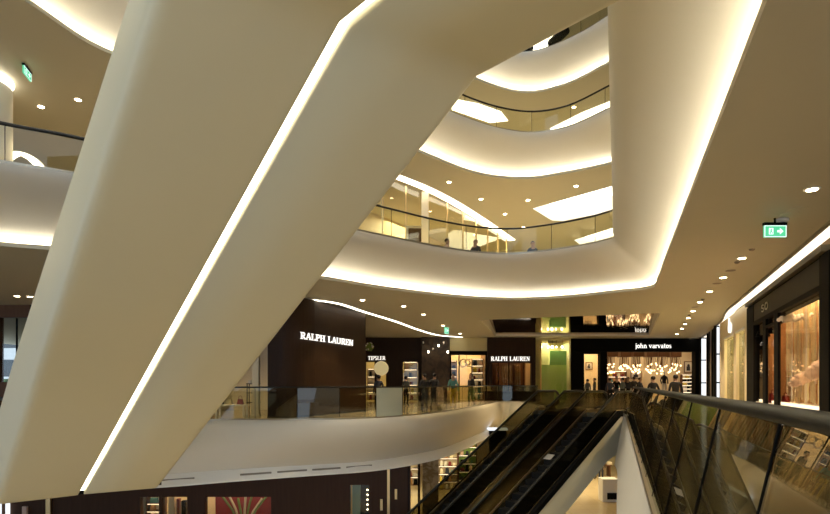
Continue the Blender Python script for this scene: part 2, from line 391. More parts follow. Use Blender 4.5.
def fascia_rows(b, t, z0, z1, n=16):
    """rises from the back of the light trough, leans out over it and ends upright at the floor edge"""
    rows = []
    for k in range(n + 1):
        s = k / n; h = .85 * s * s * (3 - 2 * s) + .15 * s; v = s
        rows.append([Vector((p.x + (q.x - p.x) * h, p.y + (q.y - p.y) * h, z0 + (z1 - z0) * v)) for p, q in zip(b, t)])
    return rows
def gallery(n, pairs, zc, zt, covem, holes=(), word=''):
    b, t = split(pairs)
    nb = normals(b, 1)                                   # towards the void (walking anticlockwise with the void on the left)
    back = [Vector((p.x - m.x * .26, p.y - m.y * .26, 0)) for p, m in zip(b, nb)]
    mb = MB(); mb.loft(fascia_rows(back, t, zc + .0, zt))
    # rounded top edge and floor edge return
    inn = [Vector((q.x + (p.x - q.x) / max((p - q).length, .01) * .25, q.y + (p.y - q.y) / max((p - q).length, .01) * .8, 0)) for p, q in zip(b, t)]
    mb.loft([[Vector((p.x, p.y, zt)) for p in t], [Vector((p.x, p.y, zt + .02)) for p in inn]])
    o = mb.build('trim_%d' % n, M['plaster'], smooth=True); struct(o, 'sweeping cream fascia of the %s gallery edge, lit from below by its cove' % word, 'fascia')
    lip = MB(); lip.sweep([Vector((p.x, p.y, zc)) for p in b], [(.0, 0), (.0, .13), (-.03, .13), (-.03, .02), (-.0, .02)] if False else [(0, -.02), (0, .09), (.03, .09), (.03, .0), (.27, .0), (.27, -.02)])
    o = lip.build('trim_%d' % (n + 10), M['ceiling']); struct(o, 'thin lip of the light trough along the %s ceiling edge' % word, 'light trough')
    st = MB(); st.sweep([Vector((p.x - m.x * .13, p.y - m.y * .13, zc + .02)) for p, m in zip(b, nb)], [(-.03, 0), (-.03, .03), (.03, .03), (.03, 0)])
    tag(st.build('cove_light', covem), 'warm light strip in the trough under the %s gallery fascia' % word, 'cove light')
    hole_b = [(p.x - m.x * .27, p.y - m.y * .27) for p, m in zip(b, nb)]; hole_t = [(q.x + (p.x - q.x) / max((p - q).length, .01) * .7, q.y + (p.y - q.y) / max((p - q).length, .01) * .7) for p, q in zip(b, t)]
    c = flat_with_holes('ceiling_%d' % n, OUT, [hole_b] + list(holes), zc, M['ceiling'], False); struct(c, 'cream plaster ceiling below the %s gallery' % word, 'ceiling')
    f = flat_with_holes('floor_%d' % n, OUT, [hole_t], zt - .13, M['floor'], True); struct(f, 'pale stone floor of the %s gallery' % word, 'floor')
    return b, t
MIR = [pz(480, 320, 4.6), pz(660, 313, 4.6), pz(648.5, 336, 4.6), pz(496, 336, 4.6)]
REC = [[pz(532.5, 208.5, 10.3), Vector((10.4, 24.0, 10.3)), Vector((12.6, 27.3, 10.3)), pz(563, 221, 10.3), pz(552, 220.5, 10.3)],
       [pz(574, 240, 10.3), pz(626, 224, 10.3), Vector((15.2, 36.0, 10.3)), Vector((11.5, 37.6, 10.3))]]
B2, T2 = gallery(2, L2, 4.6, 5.85, M['cove'], [[(p.x, p.y) for p in MIR]], 'second')
B3, T3 = gallery(3, L3, 10.3, 11.55, M['coveup'], [[(p.x, p.y) for p in r] for r in REC], 'third')
B4, T4 = gallery(4, L4, 16.0, 17.25, M['coveup'], [], 'fourth')
# roof with a long skylight over the void
sky_hole = [(p.x * .8, p.y * .93) for p in T4]
r = flat_with_holes('ceiling_5', OUT, [sky_hole], 23.0, M['ceiling'], False); struct(r, 'top ceiling with an open skylight over the atrium', 'ceiling')
beam = MB()
for k in range(9):
    y = -4 + k * 3.6; beam.box((-2, y, 23.2), (26, .25, .5))
struct(beam.build('trim_30', M['black']), 'dark beams across the atrium skylight', 'skylight beams')
q = [pz(x, y, 22.97) for x, y in ((524, 50), (536, 44), (552, 35), (560, 38), (548, 46), (536, 52))]; mb = MB(); mb.add(q + [p + Vector((0, 0, .02)) for p in q], [(5, 4, 3, 2, 1, 0), (6, 7, 8, 9, 10, 11)] + [(i, (i + 1) % 6, 6 + (i + 1) % 6, 6 + i) for i in range(6)])
tag(mb.build('luminous_ceiling', M['daylamp']), 'bright patch of the top ceiling glimpsed above the topmost fascia', 'ceiling light')
for k, (x0, y0, x1, y1) in enumerate(((518, 53, 531, 46), (551, 44, 566, 30))):
    tag(MB().tube([pz(x0, y0, 22.7), pz(x1, y1, 22.7)], .28, 8).build('roof_strut', M['black']), ['dark roof strut left of the bright patch in the top ceiling', 'dark roof strut right of the bright patch in the top ceiling'][k], 'strut')
# ground floor and gallery floor of level one
struct(flat_with_holes('floor', OUT, [], -5.7, M['floor0'], True), 'glossy beige stone floor of the ground level', 'floor')
L1 = [((.36 + .36 * .6 - .2, .6), (.36 + .36 * .6, .6)), ((1.8, 5), (2.16, 5)), ((3.6, 10), (3.96, 10)), ((5.4, 15), (5.76, 15)), ((7.6, 21.1), (8.0, 21.2)), ((7.9, 22.2), (8.3, 22.3))]
L1c = [((9.4, 24.8), (9.55, 24.9)), ((8.1, 26.4), (8.2, 26.5)), ((6.9, 27.9), (7.0, 28.0))]
L1b = [((6.7, 31), (6.8, 30.5)), ((6.9, 37.8), (7.0, 37.4)), ((6.6, 39.3), (6.7, 39.0)), ((5.9, 39.4), (6.0, 39.0)), ((5.2, 37.3), (5.1, 35.8)), ((3.5, 32.0), (2.9, 29.0)), ((.9, 24.6), (.61, 22.8)), ((-1.5, 21.2), (-1.57, 19.7)),
       ((-3.9, 19.9), (-3.84, 18.8)), ((-6.3, 18.7), (-6.2, 18.8)), ((-7.9, 17.8), (-7.5, 18.3)), ((-9.5, 17.2), (-9.4, 17.7)), ((-11, 16.7), (-10.9, 17.0)), ((-13.5, 15.5), (-13.4, 15.8)), ((-15, 12), (-15, 12)), ((-15.5, .6), (-15.5, .6))]
bA, tA = split(L1, 4); bC, tC = split(L1c, 3); bB, tB = split(L1b, 6)
void1t = [(p.x, p.y) for p in tA + tC + tB]; void1b = [(p.x, p.y) for p in bA + bC + bB]
struct(flat_with_holes('floor_1', OUT, [void1t], 0.0, M['floor'], True), 'polished stone floor of the gallery with the shops', 'floor')
struct(flat_with_holes('ceiling_1', OUT, [void1b], -1.95, M['ceiling'], False), 'ceiling of the ground level under the gallery', 'ceiling')
mb = MB()
mb.loft([[Vector((p.x, p.y, .04)) for p in tA], [Vector((p.x - .02, p.y, -.1)) for p in tA], [Vector((p.x, p.y, -1.95)) for p in bA]])
struct(mb.build('trim_1', M['plaster'], smooth=False), 'white slab edge below the glass of the right-hand corridor', 'slab edge')
mb = MB(); mb.loft([[Vector((p.x, p.y, .0)) for p in tC], [Vector((p.x, p.y, -1.95)) for p in bC]])
struct(mb.build('trim_5', M['plaster']), 'slab edge under the escalator landing', 'slab edge')
mb = MB(); rows = []
for k in range(9):
    s = k / 8; bulge = math.sin(s * PI) * .28
    nn = normals(tB, 1)
    rows.append([Vector((p.x + (q.x - p.x) * s ** 1.3 + m.x * bulge, p.y + (q.y - p.y) * s ** 1.3 + m.y * bulge, .05 - 1.75 * s)) for p, q, m in zip(tB, bB, nn)])
mb.loft([[Vector((p.x - m.x * .3, p.y - m.y * .3, .06)) for p, m in zip(tB, nn)]] + rows)
struct(mb.build('trim_6', M['plaster'], smooth=True), 'rounded cream belly of the curved gallery edge facing the escalators', 'fascia')
nb = normals(bB, 1)
band = [Vector((p.x + m.x * .10, p.y + m.y * .10, -1.95)) for p, m in zip(bB, nb)]
i0 = next(i for i, p in enumerate(bB) if p.x < 3.6)
mb = MB(); mb.sweep(band, [(-.30, 0), (-.30, .05), (-.02, .36), (.3, .36), (.3, 0)])
struct(mb.build('trim_7', M['white']), 'white band with air slots below the curved gallery edge', 'band')
st = MB(); st.sweep([p - Vector((m.x * .02, m.y * .02, -.37)) for p, m in zip(band, nb)], [(-.05, 0), (-.05, .02), (.02, .02), (.02, 0)])
# air slots in the band
dist = resample(band[i0:], 1.25); kk = 0
for i in range(len(dist) - 1):
    a, b = dist[i], dist[i + 1]; x = 415 + 560 * a.x / a.y
    if not (140 < x < 380) or 210 < x < 262: continue
    d = (b - a).normalized(); nrm = Vector((-d.y, d.x, 0)); m_ = MB(); a2 = a + d * .1 + nrm * .17; b2 = b - d * .1 + nrm * .17
    m_.hexa([a2 + Vector((0, 0, .13)), b2 + Vector((0, 0, .13)), b2 + nrm * .02 + Vector((0, 0, .13)), a2 + nrm * .02 + Vector((0, 0, .13))],
            [a2 + Vector((0, 0, .23)), b2 + Vector((0, 0, .23)), b2 + nrm * .02 + Vector((0, 0, .23)), a2 + nrm * .02 + Vector((0, 0, .23))])
    nm = 'narrow grey air slot in the white band under the gallery, %s from the overhead escalator' % ['nearest', 'second', 'third', 'fourth', 'fifth', 'sixth', 'seventh', 'eighth', 'ninth'][min(8, kk)]
    tag(m_.build('air_slot', M['grille']), nm, 'air vent', 'air slots in the white band'); kk += 1
# mirror ceiling in its recess
mb = MB(); ups = [1.05, 1.05, .12, .12]; UP = [Vector((p.x, p.y, 4.6 + h)) for p, h in zip(MIR, ups)]
mb.loft([[p for p in MIR] + [MIR[0]], UP + [UP[0]]])
struct(mb.build('trim_8', M['white']), 'white sloping reveal round the mirrored ceiling recess', 'reveal')
mb = MB(); mb.hexa(UP, [p + Vector((0, 0, .05)) for p in UP])
tag(mb.build('mirror_panel', M['mirror']), 'dark mirrored ceiling panel reflecting the shop lights in front of the black store', 'mirror')
# bright ceiling recesses of level two
for k, r_ in enumerate(REC):
    mb = MB(); top = [Vector((p.x, p.y, 11.1)) for p in r_]
    mb.loft([list(r_) + [r_[0]], top + [top[0]]]); struct(mb.build('trim_%d' % (20 + k), M['white']), 'white reveal of a bright ceiling recess on the second gallery', 'reveal')
    mb = MB(); mb.add(top + [p + Vector((0, 0, .03)) for p in top], [tuple(range(len(top)))[::-1], tuple(range(len(top), 2 * len(top)))] + [(i, (i + 1) % len(top), len(top) + (i + 1) % len(top), len(top) + i) for i in range(len(top))])
    tag(mb.build('luminous_ceiling', M['daylamp']), ['large luminous ceiling recess above the second gallery, next to the tall fascia', 'smaller luminous ceiling recess seen through the second gallery glass'][k], 'ceiling light')
for k, q in enumerate([[(452, 99), (478, 104), (501, 112), (508, 121), (490, 123), (452, 110)], [(550, 129), (582, 113), (612, 101), (612, 107), (580, 121), (556, 132)]]):
    q = [pz(x, y, 15.97) for x, y in q]; mb = MB(); n = len(q); mb.add(q + [p + Vector((0, 0, .03)) for p in q], [tuple(range(n))[::-1], tuple(range(n, 2 * n))] + [(i, (i + 1) % n, n + (i + 1) % n, n + i) for i in range(n)])
    tag(mb.build('luminous_ceiling', M['daylamp']), ['bright ceiling light field seen through the third gallery glass, left of the curve', 'narrow bright ceiling light field through the third gallery glass, next to the tall fascia'][k], 'ceiling light')
# outer walls of the upper galleries
def wall(name, p, q, z0, z1, m, label, t=.2):
    return struct(MB().wallbox(p, q, z0, z1, t).build(name, m), label, 'wall')
wall('wall_back', (-34, 48), (42, 48), -5.7, 23, M['olive'], 'far wall of the mall')
wall('wall_left', (-33.6, -8), (-33.6, 56), 5.7, 23, M['cream'], 'left wall of the upper galleries')
wall('wall_right', (40, -8), (40, 56), -5.7, 23, M['cream'], 'right outer wall')
wall('wall_upper', (-34, 38.4), (42, 38.4), 11.42, 16, M['olive'], 'pale olive back wall of the third gallery')
wall('wall_top', (-34, 38.2), (42, 38.2), 17.1, 23, M['olive'], 'back wall of the top gallery')
#@@BALUSTRADES
# ------------------------------------------------------------------ balustrades
def balustrade(label, base, top, step, glass, r=.035, hr='rubber', frost=None, cat='balustrade', glass_sink=0.0, name='glass_balustrade', gap=.012):
    """base and top: matching point lists; panels between resampled stations, a handrail along the top and a base channel"""
    n0 = len(base); L = [0]
    for a, b in zip(base, base[1:]): L.append(L[-1] + (b - a).length)
    n = max(1, round(L[-1] / step)); root = thing(name, label, cat, base[0].copy())
    def at(path, d):
        j = 0
        while j < n0 - 2 and L[j + 1] < d: j += 1
        t = (d - L[j]) / max(L[j + 1] - L[j], 1e-6); return path[j].lerp(path[j + 1], min(1, max(0, t)))
    for i in range(n):
        d0 = L[-1] * i / n + gap; d1 = L[-1] * (i + 1) / n - gap; k = max(1, int((d1 - d0) / .5)); mb = MB(); rows = [[], [], [], []]
        for q in range(k + 1):
            d = d0 + (d1 - d0) * q / k; b = at(base, d); t = at(top, d); dd = at(base, min(L[-1], d + .05)) - at(base, max(0, d - .05)); nn = Vector((-dd.y, dd.x, 0)).normalized() * .006
            t2 = t - Vector((0, 0, .015)); b2 = b - Vector((0, 0, glass_sink))
            rows[0].append(b2 - nn); rows[1].append(t2 - nn); rows[2].append(t2 + nn); rows[3].append(b2 + nn)
        mb.loft(rows + [rows[0]])
        fr = frost is not None and frost(at(base, (d0 + d1) / 2))
        mb.build('frosted_panel' if fr else 'glass_panel', M['frost'] if fr else glass, root, smooth=False, label='pale frosted panel' if fr else None)
    for i in range(1, n):
        d = L[-1] * i / n; MB().tube([at(base, d), at(top, d)], .009, 6).build('joint_seal', M['black'], root)
    MB().tube(top, r, 10).build('handrail', M[hr], root, smooth=True)
    MB().sweep(base, [(-.03, -.03), (.03, -.03), (.03, .05), (-.03, .05)]).build('base_channel', M['steel'], root)
    return root
def inset(b, t, d):
    return [Vector((q.x + (p.x - q.x) / max((p - q).length, .01) * d, q.y + (p.y - q.y) / max((p - q).length, .01) * d, 0)) for p, q in zip(b, t)]
def lift(path, z): return [Vector((p.x, p.y, z)) for p in path]
# corridor balustrade: starts beside the camera and leans towards the shops
ys = [.9 + i * .4 for i in range(52)]; ys[-1] = 21.2
balustrade('long olive-tinted glass balustrade with thick dark handrail along the shop corridor', [Vector((.37 + .36 * y, y, 0.02)) for y in ys], [Vector((.645 + .36 * y, y, 1.15)) for y in ys], 1.33, M['baldark'], .036)
def rng(path, a, b): return path[a:b]
iL = [i for i, p in enumerate(tB) if p.y > 17.5 and -8.2 < p.x < 5.9 and i >= 12]
seg = [tB[i] for i in range(2, iL[-1] + 1)]; ntB = normals(tB, 1); nseg = ntB[2:iL[-1] + 1]
base = [Vector((p.x - m.x * .12, p.y - m.y * .12, .05)) for p, m in zip(seg, nseg)]
# the ray to the frosted panel decides which panel carries the film
def is_frost(p):
    x = 415 + 560 * p.x / p.y; return abs(x - 398) < 14 and p.y < 26
balustrade('curved glass balustrade in front of the brown shop wall, one panel frosted pale', base, lift(base, 1.16), 1.42, M['bal'], .028, frost=is_frost)
# upper galleries: only the stretches the photo can see
i2 = inset(B2, T2, .12); i3 = inset(B3, T3, .12); i4 = inset(B4, T4, .12)
balustrade('curved glass balustrade of the second gallery with dark handrail, above the brown shop wall', lift(i2[25:69], 5.88), lift(i2[25:69], 6.78), 1.5, M['balclear'], .032)
balustrade('glass balustrade of the second gallery at the top left, beside the overhead escalator', lift(i2[70:96], 5.88), lift(i2[70:96], 6.70), 1.5, M['balclear'], .04)
balustrade('glass balustrade of the third gallery with dark handrail, above the second cove', lift(i3[15:50], 11.58), lift(i3[15:50], 12.46), 1.6, M['balclear'], .035)
balustrade('glass balustrade of the topmost gallery', lift(i4[15:45], 17.28), lift(i4[15:45], 18.15), 1.7, M['balclear'], .035)
# short return beside the escalators
rb = [Vector((7.99, 21.2, .04)), Vector((8.2, 21.9, .04)), Vector((8.55, 22.9, .04))]
balustrade('short glass return between corridor railing and escalators', rb, lift(rb, 1.13), .8, M['bal'], .03)
#@@ESCALATORS
# ------------------------------------------------------------------ big overhead escalator
u = Vector((.68, -.733, 0)).normalized(); w = Vector((-u.y, u.x, 0))
big = thing('escalator', 'huge cream-clad escalator crossing overhead, with a bright light slot along its underside', 'escalator', (-.63, 5.04, 4.5))
KS = Vector((-.63, 5.04, 4.5)); TL = 9.78; DZ = .577
def bp(t, off, dz=0.0):
    """t > 0 down the slope, t < 0 along the flat upper landing, beyond TL along the lower landing"""
    z = 4.5 if t < 0 else (4.5 - DZ * t if t < TL else 4.5 - DZ * TL)
    return KS - u * t + w * off + Vector((0, 0, z - 4.5 + dz))
RK = Vector((.67, 5.95, 4.5)); RL = Vector((-5.95, 13.0, 4.5 - DZ * TL))
def re_(t, dz=0.0):
    if t <= 0: return RK - u * t + Vector((0, 0, dz))
    if t <= TL: return RK.lerp(RL, t / TL) + Vector((0, 0, dz))
    return RL - u * (t - TL) + Vector((0, 0, dz))
ts = [-5.2, -3, -1.5, -.25, 0, .25, 1, 3, 5, 7, 9, TL - .15, TL, TL + .1, TL + 2, TL + 5]
def fil(t, off=None):          # rounded kink at the top bend
    return 0.0
hw = .062
# left bay: underside with a soft rounded corner turning up into the side
mb = MB(); rows = []
for t in ts:
    k = min(1, max(0, (t - 1) / 7)); ot = -1.50 - .09 * k; ht = .72 + .5 * k           # the side grows taller towards the foot
    rows.append([bp(t, o_, d_) for (o_, d_) in [(-hw, .12), (-hw, .0), (-hw - .04, -.004), (-1.36, 0), (-1.43, .015), (-1.475, .05), (-1.498, .11), (-1.50, .2), (ot, ht - .05), (ot + .02, ht), (-1.3, ht)]])
mb.loft(rows); mb.build('underside_panel', M['truss'], big, smooth=True)
rows = []
for t in ts:
    e = re_(t); s = bp(t, hw); wd = (e - s)
    wv = Vector((wd.x, wd.y, 0)); Lw = wv.length; wv.normalize()
    rows.append([s + Vector((0, 0, .12)), s.copy(), s + wv * (Lw * .5), s + wv * (Lw - .12), s + wv * (Lw - .05) + Vector((0, 0, .015)), s + wv * (Lw - .01) + Vector((0, 0, .05)), s + wv * Lw + Vector((0, 0, .12)), s + wv * Lw + Vector((0, 0, 1.02)), s + wv * (Lw - .05) + Vector((0, 0, 1.06)), s + wv * (Lw - .3) + Vector((0, 0, 1.06))])
mb = MB(); mb.loft(rows); mb.build('underside_panel', M['truss'], big, smooth=True)
tl = [t for t in ts if -5.2 < t < TL] + [TL - .02]
mb = MB(); mb.sweep([bp(t, 0, .085) for t in sorted(set(tl))], [(-hw, 0), (-hw, .03), (hw, .03), (hw, 0)]); mb.build('light_strip', M['slot'], big)
for off in (-1.05, 1.35):
    mb = MB(); mb.tube([bp(t, off, 2.05) for t in ts[2:]], .045, 8); mb.build('handrail', M['rubber'], big, smooth=True)
    mb = MB(); mb.loft([[bp(t, off, 1.1), bp(t, off, 2.02)] for t in ts[2:]]); mb.build('glass_panel', M['escglass'], big)
mb = MB(); mb.loft([[bp(t, -1.3, 1.06), bp(t, 1.6, 1.06)] for t in ts]); mb.build('walking_deck', M['darksteel'], big)
mb = MB(); mb.loft([[bp(TL + .05, -1.5, .0), bp(TL + .05, 1.7, .0)], [bp(TL + .05, -1.5, -.0) + Vector((0, 0, .3)), bp(TL + .05, 1.7, .3)]]); mb.build('end_plate', M['black'], big)

# ------------------------------------------------------------------ pair of escalators to the ground level
ue = Vector((-.76, -.65, 0)).normalized(); we = Vector((-.65, .76, 0)).normalized(); S0 = Vector((8.66, 24.0, 0)); RUN = 9.88
def ez(t): return 0.0 if t < 0 else (-DZ * t if t < RUN else -5.7)
def ep(t, q, dz=0.0): return S0 + ue * t + we * q + Vector((0, 0, ez(t) + dz))
def escalator(q0, q1, label, clad):
    root = thing('escalator', label, 'escalator', S0 + we * (q0 + q1) / 2, 'pair of escalators down to the ground level')
    tt = [-1.3, -.5, -.2, 0, .25] + [k for k in range(1, 10)] + [RUN, RUN + .4, RUN + 1.5]
    for q, side in ((q0, -1), (q1, 1)):
        rail = [ep(t, q, .93) for t in tt[::-1]]
        c = ep(-1.3, q, .93)                                   # newel: the handrail turns round the end and comes back low
        for k in range(1, 9):
            a = PI / 2 - PI * k / 8; rail.append(Vector((c.x, c.y, c.z - .36)) - ue * (.42 * math.cos(a)) + Vector((0, 0, .36 * math.sin(a))))
        rail += [ep(-.9, q, .20), ep(-.6, q, .12)]
        MB().tube(rail, .055, 8).build('handrail', M['rubber'], root, smooth=True)
        rows = [[ep(t, q - .005, .1), ep(t, q - .005, .9), ep(t, q + .005, .9), ep(t, q + .005, .1)] for t in tt]
        mb = MB(); mb.loft(rows); e0 = [ep(-1.3, q, .1)] + [ep(-1.3, q, .52) - ue * (.36 * math.cos(a)) + Vector((0, 0, .36 * math.sin(a))) for a in [(-80 + 20 * k) * PI / 180 for k in range(9)]] + [ep(-1.3, q, .9)]
        mb.add(e0, [tuple(range(len(e0)))]); mb.build('glass_panel', M['escglass'], root)
        o_, i_ = (.18 * side, -.10 * side)
        mb = MB(); mb.loft([[ep(t, q + o_, -.12), ep(t, q + o_, .10), ep(t, q + i_, .13), ep(t, q + i_, -.12), ep(t, q + o_, -.12)] for t in tt]); mb.build('skirt', M['black'] if q in (0.0, ) else M['deck'], root)
        mb = MB(); mb.sweep([ep(t, q, .125) for t in tt], [(-.02, 0), (.02, 0), (.02, .03), (-.02, .03)]); mb.build('glazing_trim', M['steel'], root, label='thin steel trim')
    n = int(RUN / .4)
    for k in range(n):
        t0 = k * .4 + .1; z = -DZ * (t0 + .2); a = S0 + ue * t0 + we * (q0 + .13); b = S0 + ue * t0 + we * (q1 - .13); d = ue * .4
        MB().hexa([p + Vector((0, 0, z - .26)) for p in (a, b, b + d, a + d)], [p + Vector((0, 0, z)) for p in (a, b, b + d, a + d)]).build('step', M['darksteel'], root)
    MB().hexa([ep(-2.2, q0 + .1, -.1), ep(-2.2, q1 - .1, -.1), ep(.1, q1 - .1, -.1), ep(.1, q0 + .1, -.1)], [ep(-2.2, q0 + .1, .012), ep(-2.2, q1 - .1, .012), ep(.1, q1 - .1, .06), ep(.1, q0 + .1, .06)]).build('comb_plate', M['steel'], root)
    if q0 == 0:
        for (t_, q_, c_) in ((3.3, 1.05, 'whitecloth'), ):
            a_ = ep(t_, q_, .10); MB().hexa([a_, a_ + we * .34, a_ + we * .34 - ue * .3 + Vector((0, 0, .17)), a_ - ue * .3 + Vector((0, 0, .17))], [v + Vector((0, 0, .02)) for v in (a_, a_ + we * .34, a_ + we * .34 - ue * .3 + Vector((0, 0, .17)), a_ - ue * .3 + Vector((0, 0, .17)))]).build('notice_plate', M[c_], root, label='small white notice plate')
    c0, c1 = clad
    if True:
        prof_t = [-1.6, -.3, 0] + [k * 1.0 for k in range(1, 10)] + [RUN]
        mb = MB(); rows = []
        for t in prof_t:
            zb = -1.62 - max(0, t - .5) * DZ if t > .5 else -1.62
            zt = ez(t) - .02
            rows.append([ep(t, c0, .0) * 1 + Vector((0, 0, -.02)), Vector((*ep(t, c0)[:2], zb)), Vector((*ep(t, c1)[:2], zb)), ep(t, c1, -.02)])
        mb.loft(rows); mb.build('truss_cladding', M['truss'], root, label='plain cream side and underside of the truss')
        if q0 == 0: MB().loft([[ep(t, 1.69, .10), ep(t, 2.08, .13), ep(t, 2.46, .10)] for t in [-1.0, 0, .3] + list(range(1, 10)) + [RUN]]).build('cover_strip', M['deck'], root, label='bronze cover strip beside the left-hand escalator')
    return root
escalator(0.0, 1.5, 'right-hand escalator of the pair going down, its cream side cladding in view', (-.16, 2.05))
escalator(2.65, 4.15, 'left-hand escalator of the pair going down, next to the curved cream gallery', (2.07, 4.3))
#@@LIGHTS
# ------------------------------------------------------------------ downlights
ORD = ['first', 'second', 'third', 'fourth', 'fifth', 'sixth', 'seventh', 'eighth', 'ninth', 'tenth', 'eleventh', 'twelfth']
def make_down():
    root = thing('downlight', '-', 'downlight', (0, 0, 0))
    MB().lathe((0, 0, -.012), [(.15, 0), (.15, .02), (.13, .03)], 20).build('trim_ring', M['white'], root)
    MB().lathe((0, 0, -.02), [(.10, 0), (.105, .012)], 16).build('lens', M['lens'], root)
    return root
proto = make_down(); used = [False]
def down(p, label, group, power=0, s=1.0):
    o = proto if not used[0] else copy_tree(proto); used[0] = True
    o.location = p; o['label'] = label; o['group'] = group; o.scale = (s * .85, s * .85, s)
    if power:
        spot((p[0], p[1], p[2] - .06), power)
row = [(812, 189), (741.8, 258), (723, 277.4), (709.7, 291.3), (699.9, 302), (693, 311), (688.3, 318), (685, 324), (682, 328.5), (677, 334)]
for i, (x, y) in enumerate(row):
    down(pz(x, y, 4.6), 'small round ceiling downlight over the shop corridor, %s from the camera end' % ORD[i], 'corridor downlights', 420)
for i, (x, y) in enumerate([(362.5, 300), (403.5, 306), (423.5, 314.3), (443, 325.4), (460, 333.5)]):
    down(pz(x, y, 4.6), 'small ceiling downlight above the shoppers at the curved gallery, %s from the brown wall' % ORD[i], 'gallery downlights', 380)
for i, (x, y) in enumerate([(17, 296), (30, 296.5)]):
    down(pz(x, y, 4.6), ['ceiling downlight by the far left window, the outer one', 'ceiling downlight by the far left window, nearer the overhead escalator'][i], 'window downlights', 60)
for i, (x, y) in enumerate([(449, 182), (481, 199), (528, 200), (505, 214), (576, 186), (523.5, 227)]):
    down(pz(x, y, 10.3), 'small downlight in the second gallery ceiling, %s from the left' % ['first', 'second', 'fourth', 'third', 'last', 'lowest, fourth'][i], 'second gallery downlights', 300)
for i, (x, y) in enumerate([(41, 106.5), (78, 99.5)]):
    down(pz(x, y, 10.3), ['downlight in the upper left ceiling below the exit sign', 'downlight in the upper left ceiling close to the overhead escalator'][i], 'upper left downlights', 300)
for i, (x, y) in enumerate([(574, 107), (470, 104)]):
    down(pz(x, y, 16.0), ['downlight in the third gallery ceiling on the right', 'downlight in the third gallery ceiling on the left'][i], 'third gallery downlights', 300)
# ceiling sensors and grilles between the downlights
for i, (x, y) in enumerate([(751.9, 249), (737, 262), (702.7, 299), (689.4, 315)]):
    p = pz(x, y, 4.6); o = MB().lathe((p.x, p.y, 4.52), [(.03, 0.03), (.06, .05), (.07, .08)], 14).build('smoke_detector', M['grille'])
    tag(o, 'small dark ceiling sensor over the shop corridor, %s from the exit sign' % ORD[i], 'sensor', 'corridor ceiling sensors')
for i, (x, y) in enumerate([(730.5, 270.6), (717, 283.4), (695, 307)]):
    p = pz(x, y, 4.6); o = MB().lathe((p.x, p.y, 4.585), [(.11, 0), (.14, .01), (.14, .015)], 18).build('speaker_grille', M['grille'])
    tag(o, 'round grey speaker grille in the corridor ceiling, %s from the exit sign' % ORD[i], 'speaker', 'corridor ceiling grilles')
p = pz(781, 219.5, 4.6); root = thing('dome_camera', 'white dome camera on the ceiling just above the green exit sign', 'camera', p)
MB().lathe((p.x, p.y, 4.53), [(.10, 0), (.14, .03), (.14, .07)], 16).build('housing', M['white'], root)
MB().ball((p.x, p.y, 4.53), .08, sq=(1, 1, .8)).build('dome', M['grille'], root, smooth=True)
for i, (x, y) in enumerate([(798, 209), (790, 214)]):
    p = pz(x, y, 4.6); tag(MB().lathe((p.x, p.y, 4.588), [(.16, 0), (.17, .012)], 18).build('ceiling_plate', M['ceiling']), ['flush round ceiling plate right of the dome camera', 'flush round ceiling plate touching the dome camera'][i], 'ceiling plate')
def exit_sign(p, right, label, ww=.42, hh=.22):
    root = thing('exit_sign', label, 'exit sign', p); r = Vector((right[0], right[1], 0)).normalized(); n = Vector((r.y, -r.x, 0))
    def slab(x0, x1, z0, z1, d0, d1):
        b = [p + r * x + n * d + Vector((0, 0, z0)) for x, d in ((x0, d1), (x1, d1), (x1, d0), (x0, d0))]; return b, [v + Vector((0, 0, z1 - z0)) for v in b]
    mb = MB(); mb.hexa(*slab(-ww / 2, ww / 2, -hh / 2, hh / 2, -.02, .02)); mb.build('panel', M['exit'], root)
    mb = MB()
    for q in ((-ww / 2, ww / 2, hh / 2 - .014, hh / 2), (-ww / 2, ww / 2, -hh / 2, -hh / 2 + .014), (-ww / 2, -ww / 2 + .014, -hh / 2, hh / 2), (ww / 2 - .014, ww / 2, -hh / 2, hh / 2)): mb.hexa(*slab(*q, .02, .024))
    mb.build('border', M['exitwhite'], root)
    mb = MB(); x0 = -ww * .30; a = hh * .28                                   # door with a running figure, then the arrow
    mb.hexa(*slab(x0, x0 + ww * .2, -a, a, .021, .027)); mb.build('door_symbol', M['exitwhite'], root)
    mb = MB(); mb.hexa(*slab(x0 + ww * .075, x0 + ww * .125, a * .35, a * .75, .027, .029)); mb.hexa(*slab(x0 + ww * .06, x0 + ww * .13, -a * .3, a * .3, .027, .029)); mb.hexa(*slab(x0 + ww * .03, x0 + ww * .075, -a * .85, -a * .3, .027, .029)); mb.hexa(*slab(x0 + ww * .12, x0 + ww * .16, -a * .8, -a * .3, .027, .029)); mb.build('figure_symbol', M['exit'], root)
    mb = MB(); mb.hexa(*slab(ww * .08, ww * .24, -a * .35, a * .35, .021, .027))
    t = [p + r * x + n * .021 + Vector((0, 0, z)) for x, z in ((ww * .2, -a), (ww * .36, 0), (ww * .2, a))]; mb.add(t + [v + n * .006 for v in t], [(0, 2, 1), (3, 4, 5), (0, 1, 4, 3), (1, 2, 5, 4), (2, 0, 3, 5)]); mb.build('arrow', M['exitwhite'], root)
    mb = MB(); mb.hexa(*slab(-ww * .52, ww * .52, hh / 2 + .012, hh / 2 + .06, -.035, .035)); mb.build('housing', M['black'], root)
    zc = 4.6 if p.z < 5 else 10.3
    mb = MB(); mb.box((p.x, p.y, (p.z + hh / 2 + .06 + zc) / 2), (.03, .03, zc - p.z - hh / 2 - .06)); mb.build('stem', M['black'], root)
    return root
pe = pz(775, 222, 4.52); pe = pd(774.8, 231.5, pe.y)
exit_sign(pe, (1, 0), 'green lit exit sign with white arrow hanging over the shop corridor', .44, .23)
exit_sign(pd(27, 73.5, 15.9), (-.25, .97), 'small exit sign hanging in the upper left ceiling', .50, .21)
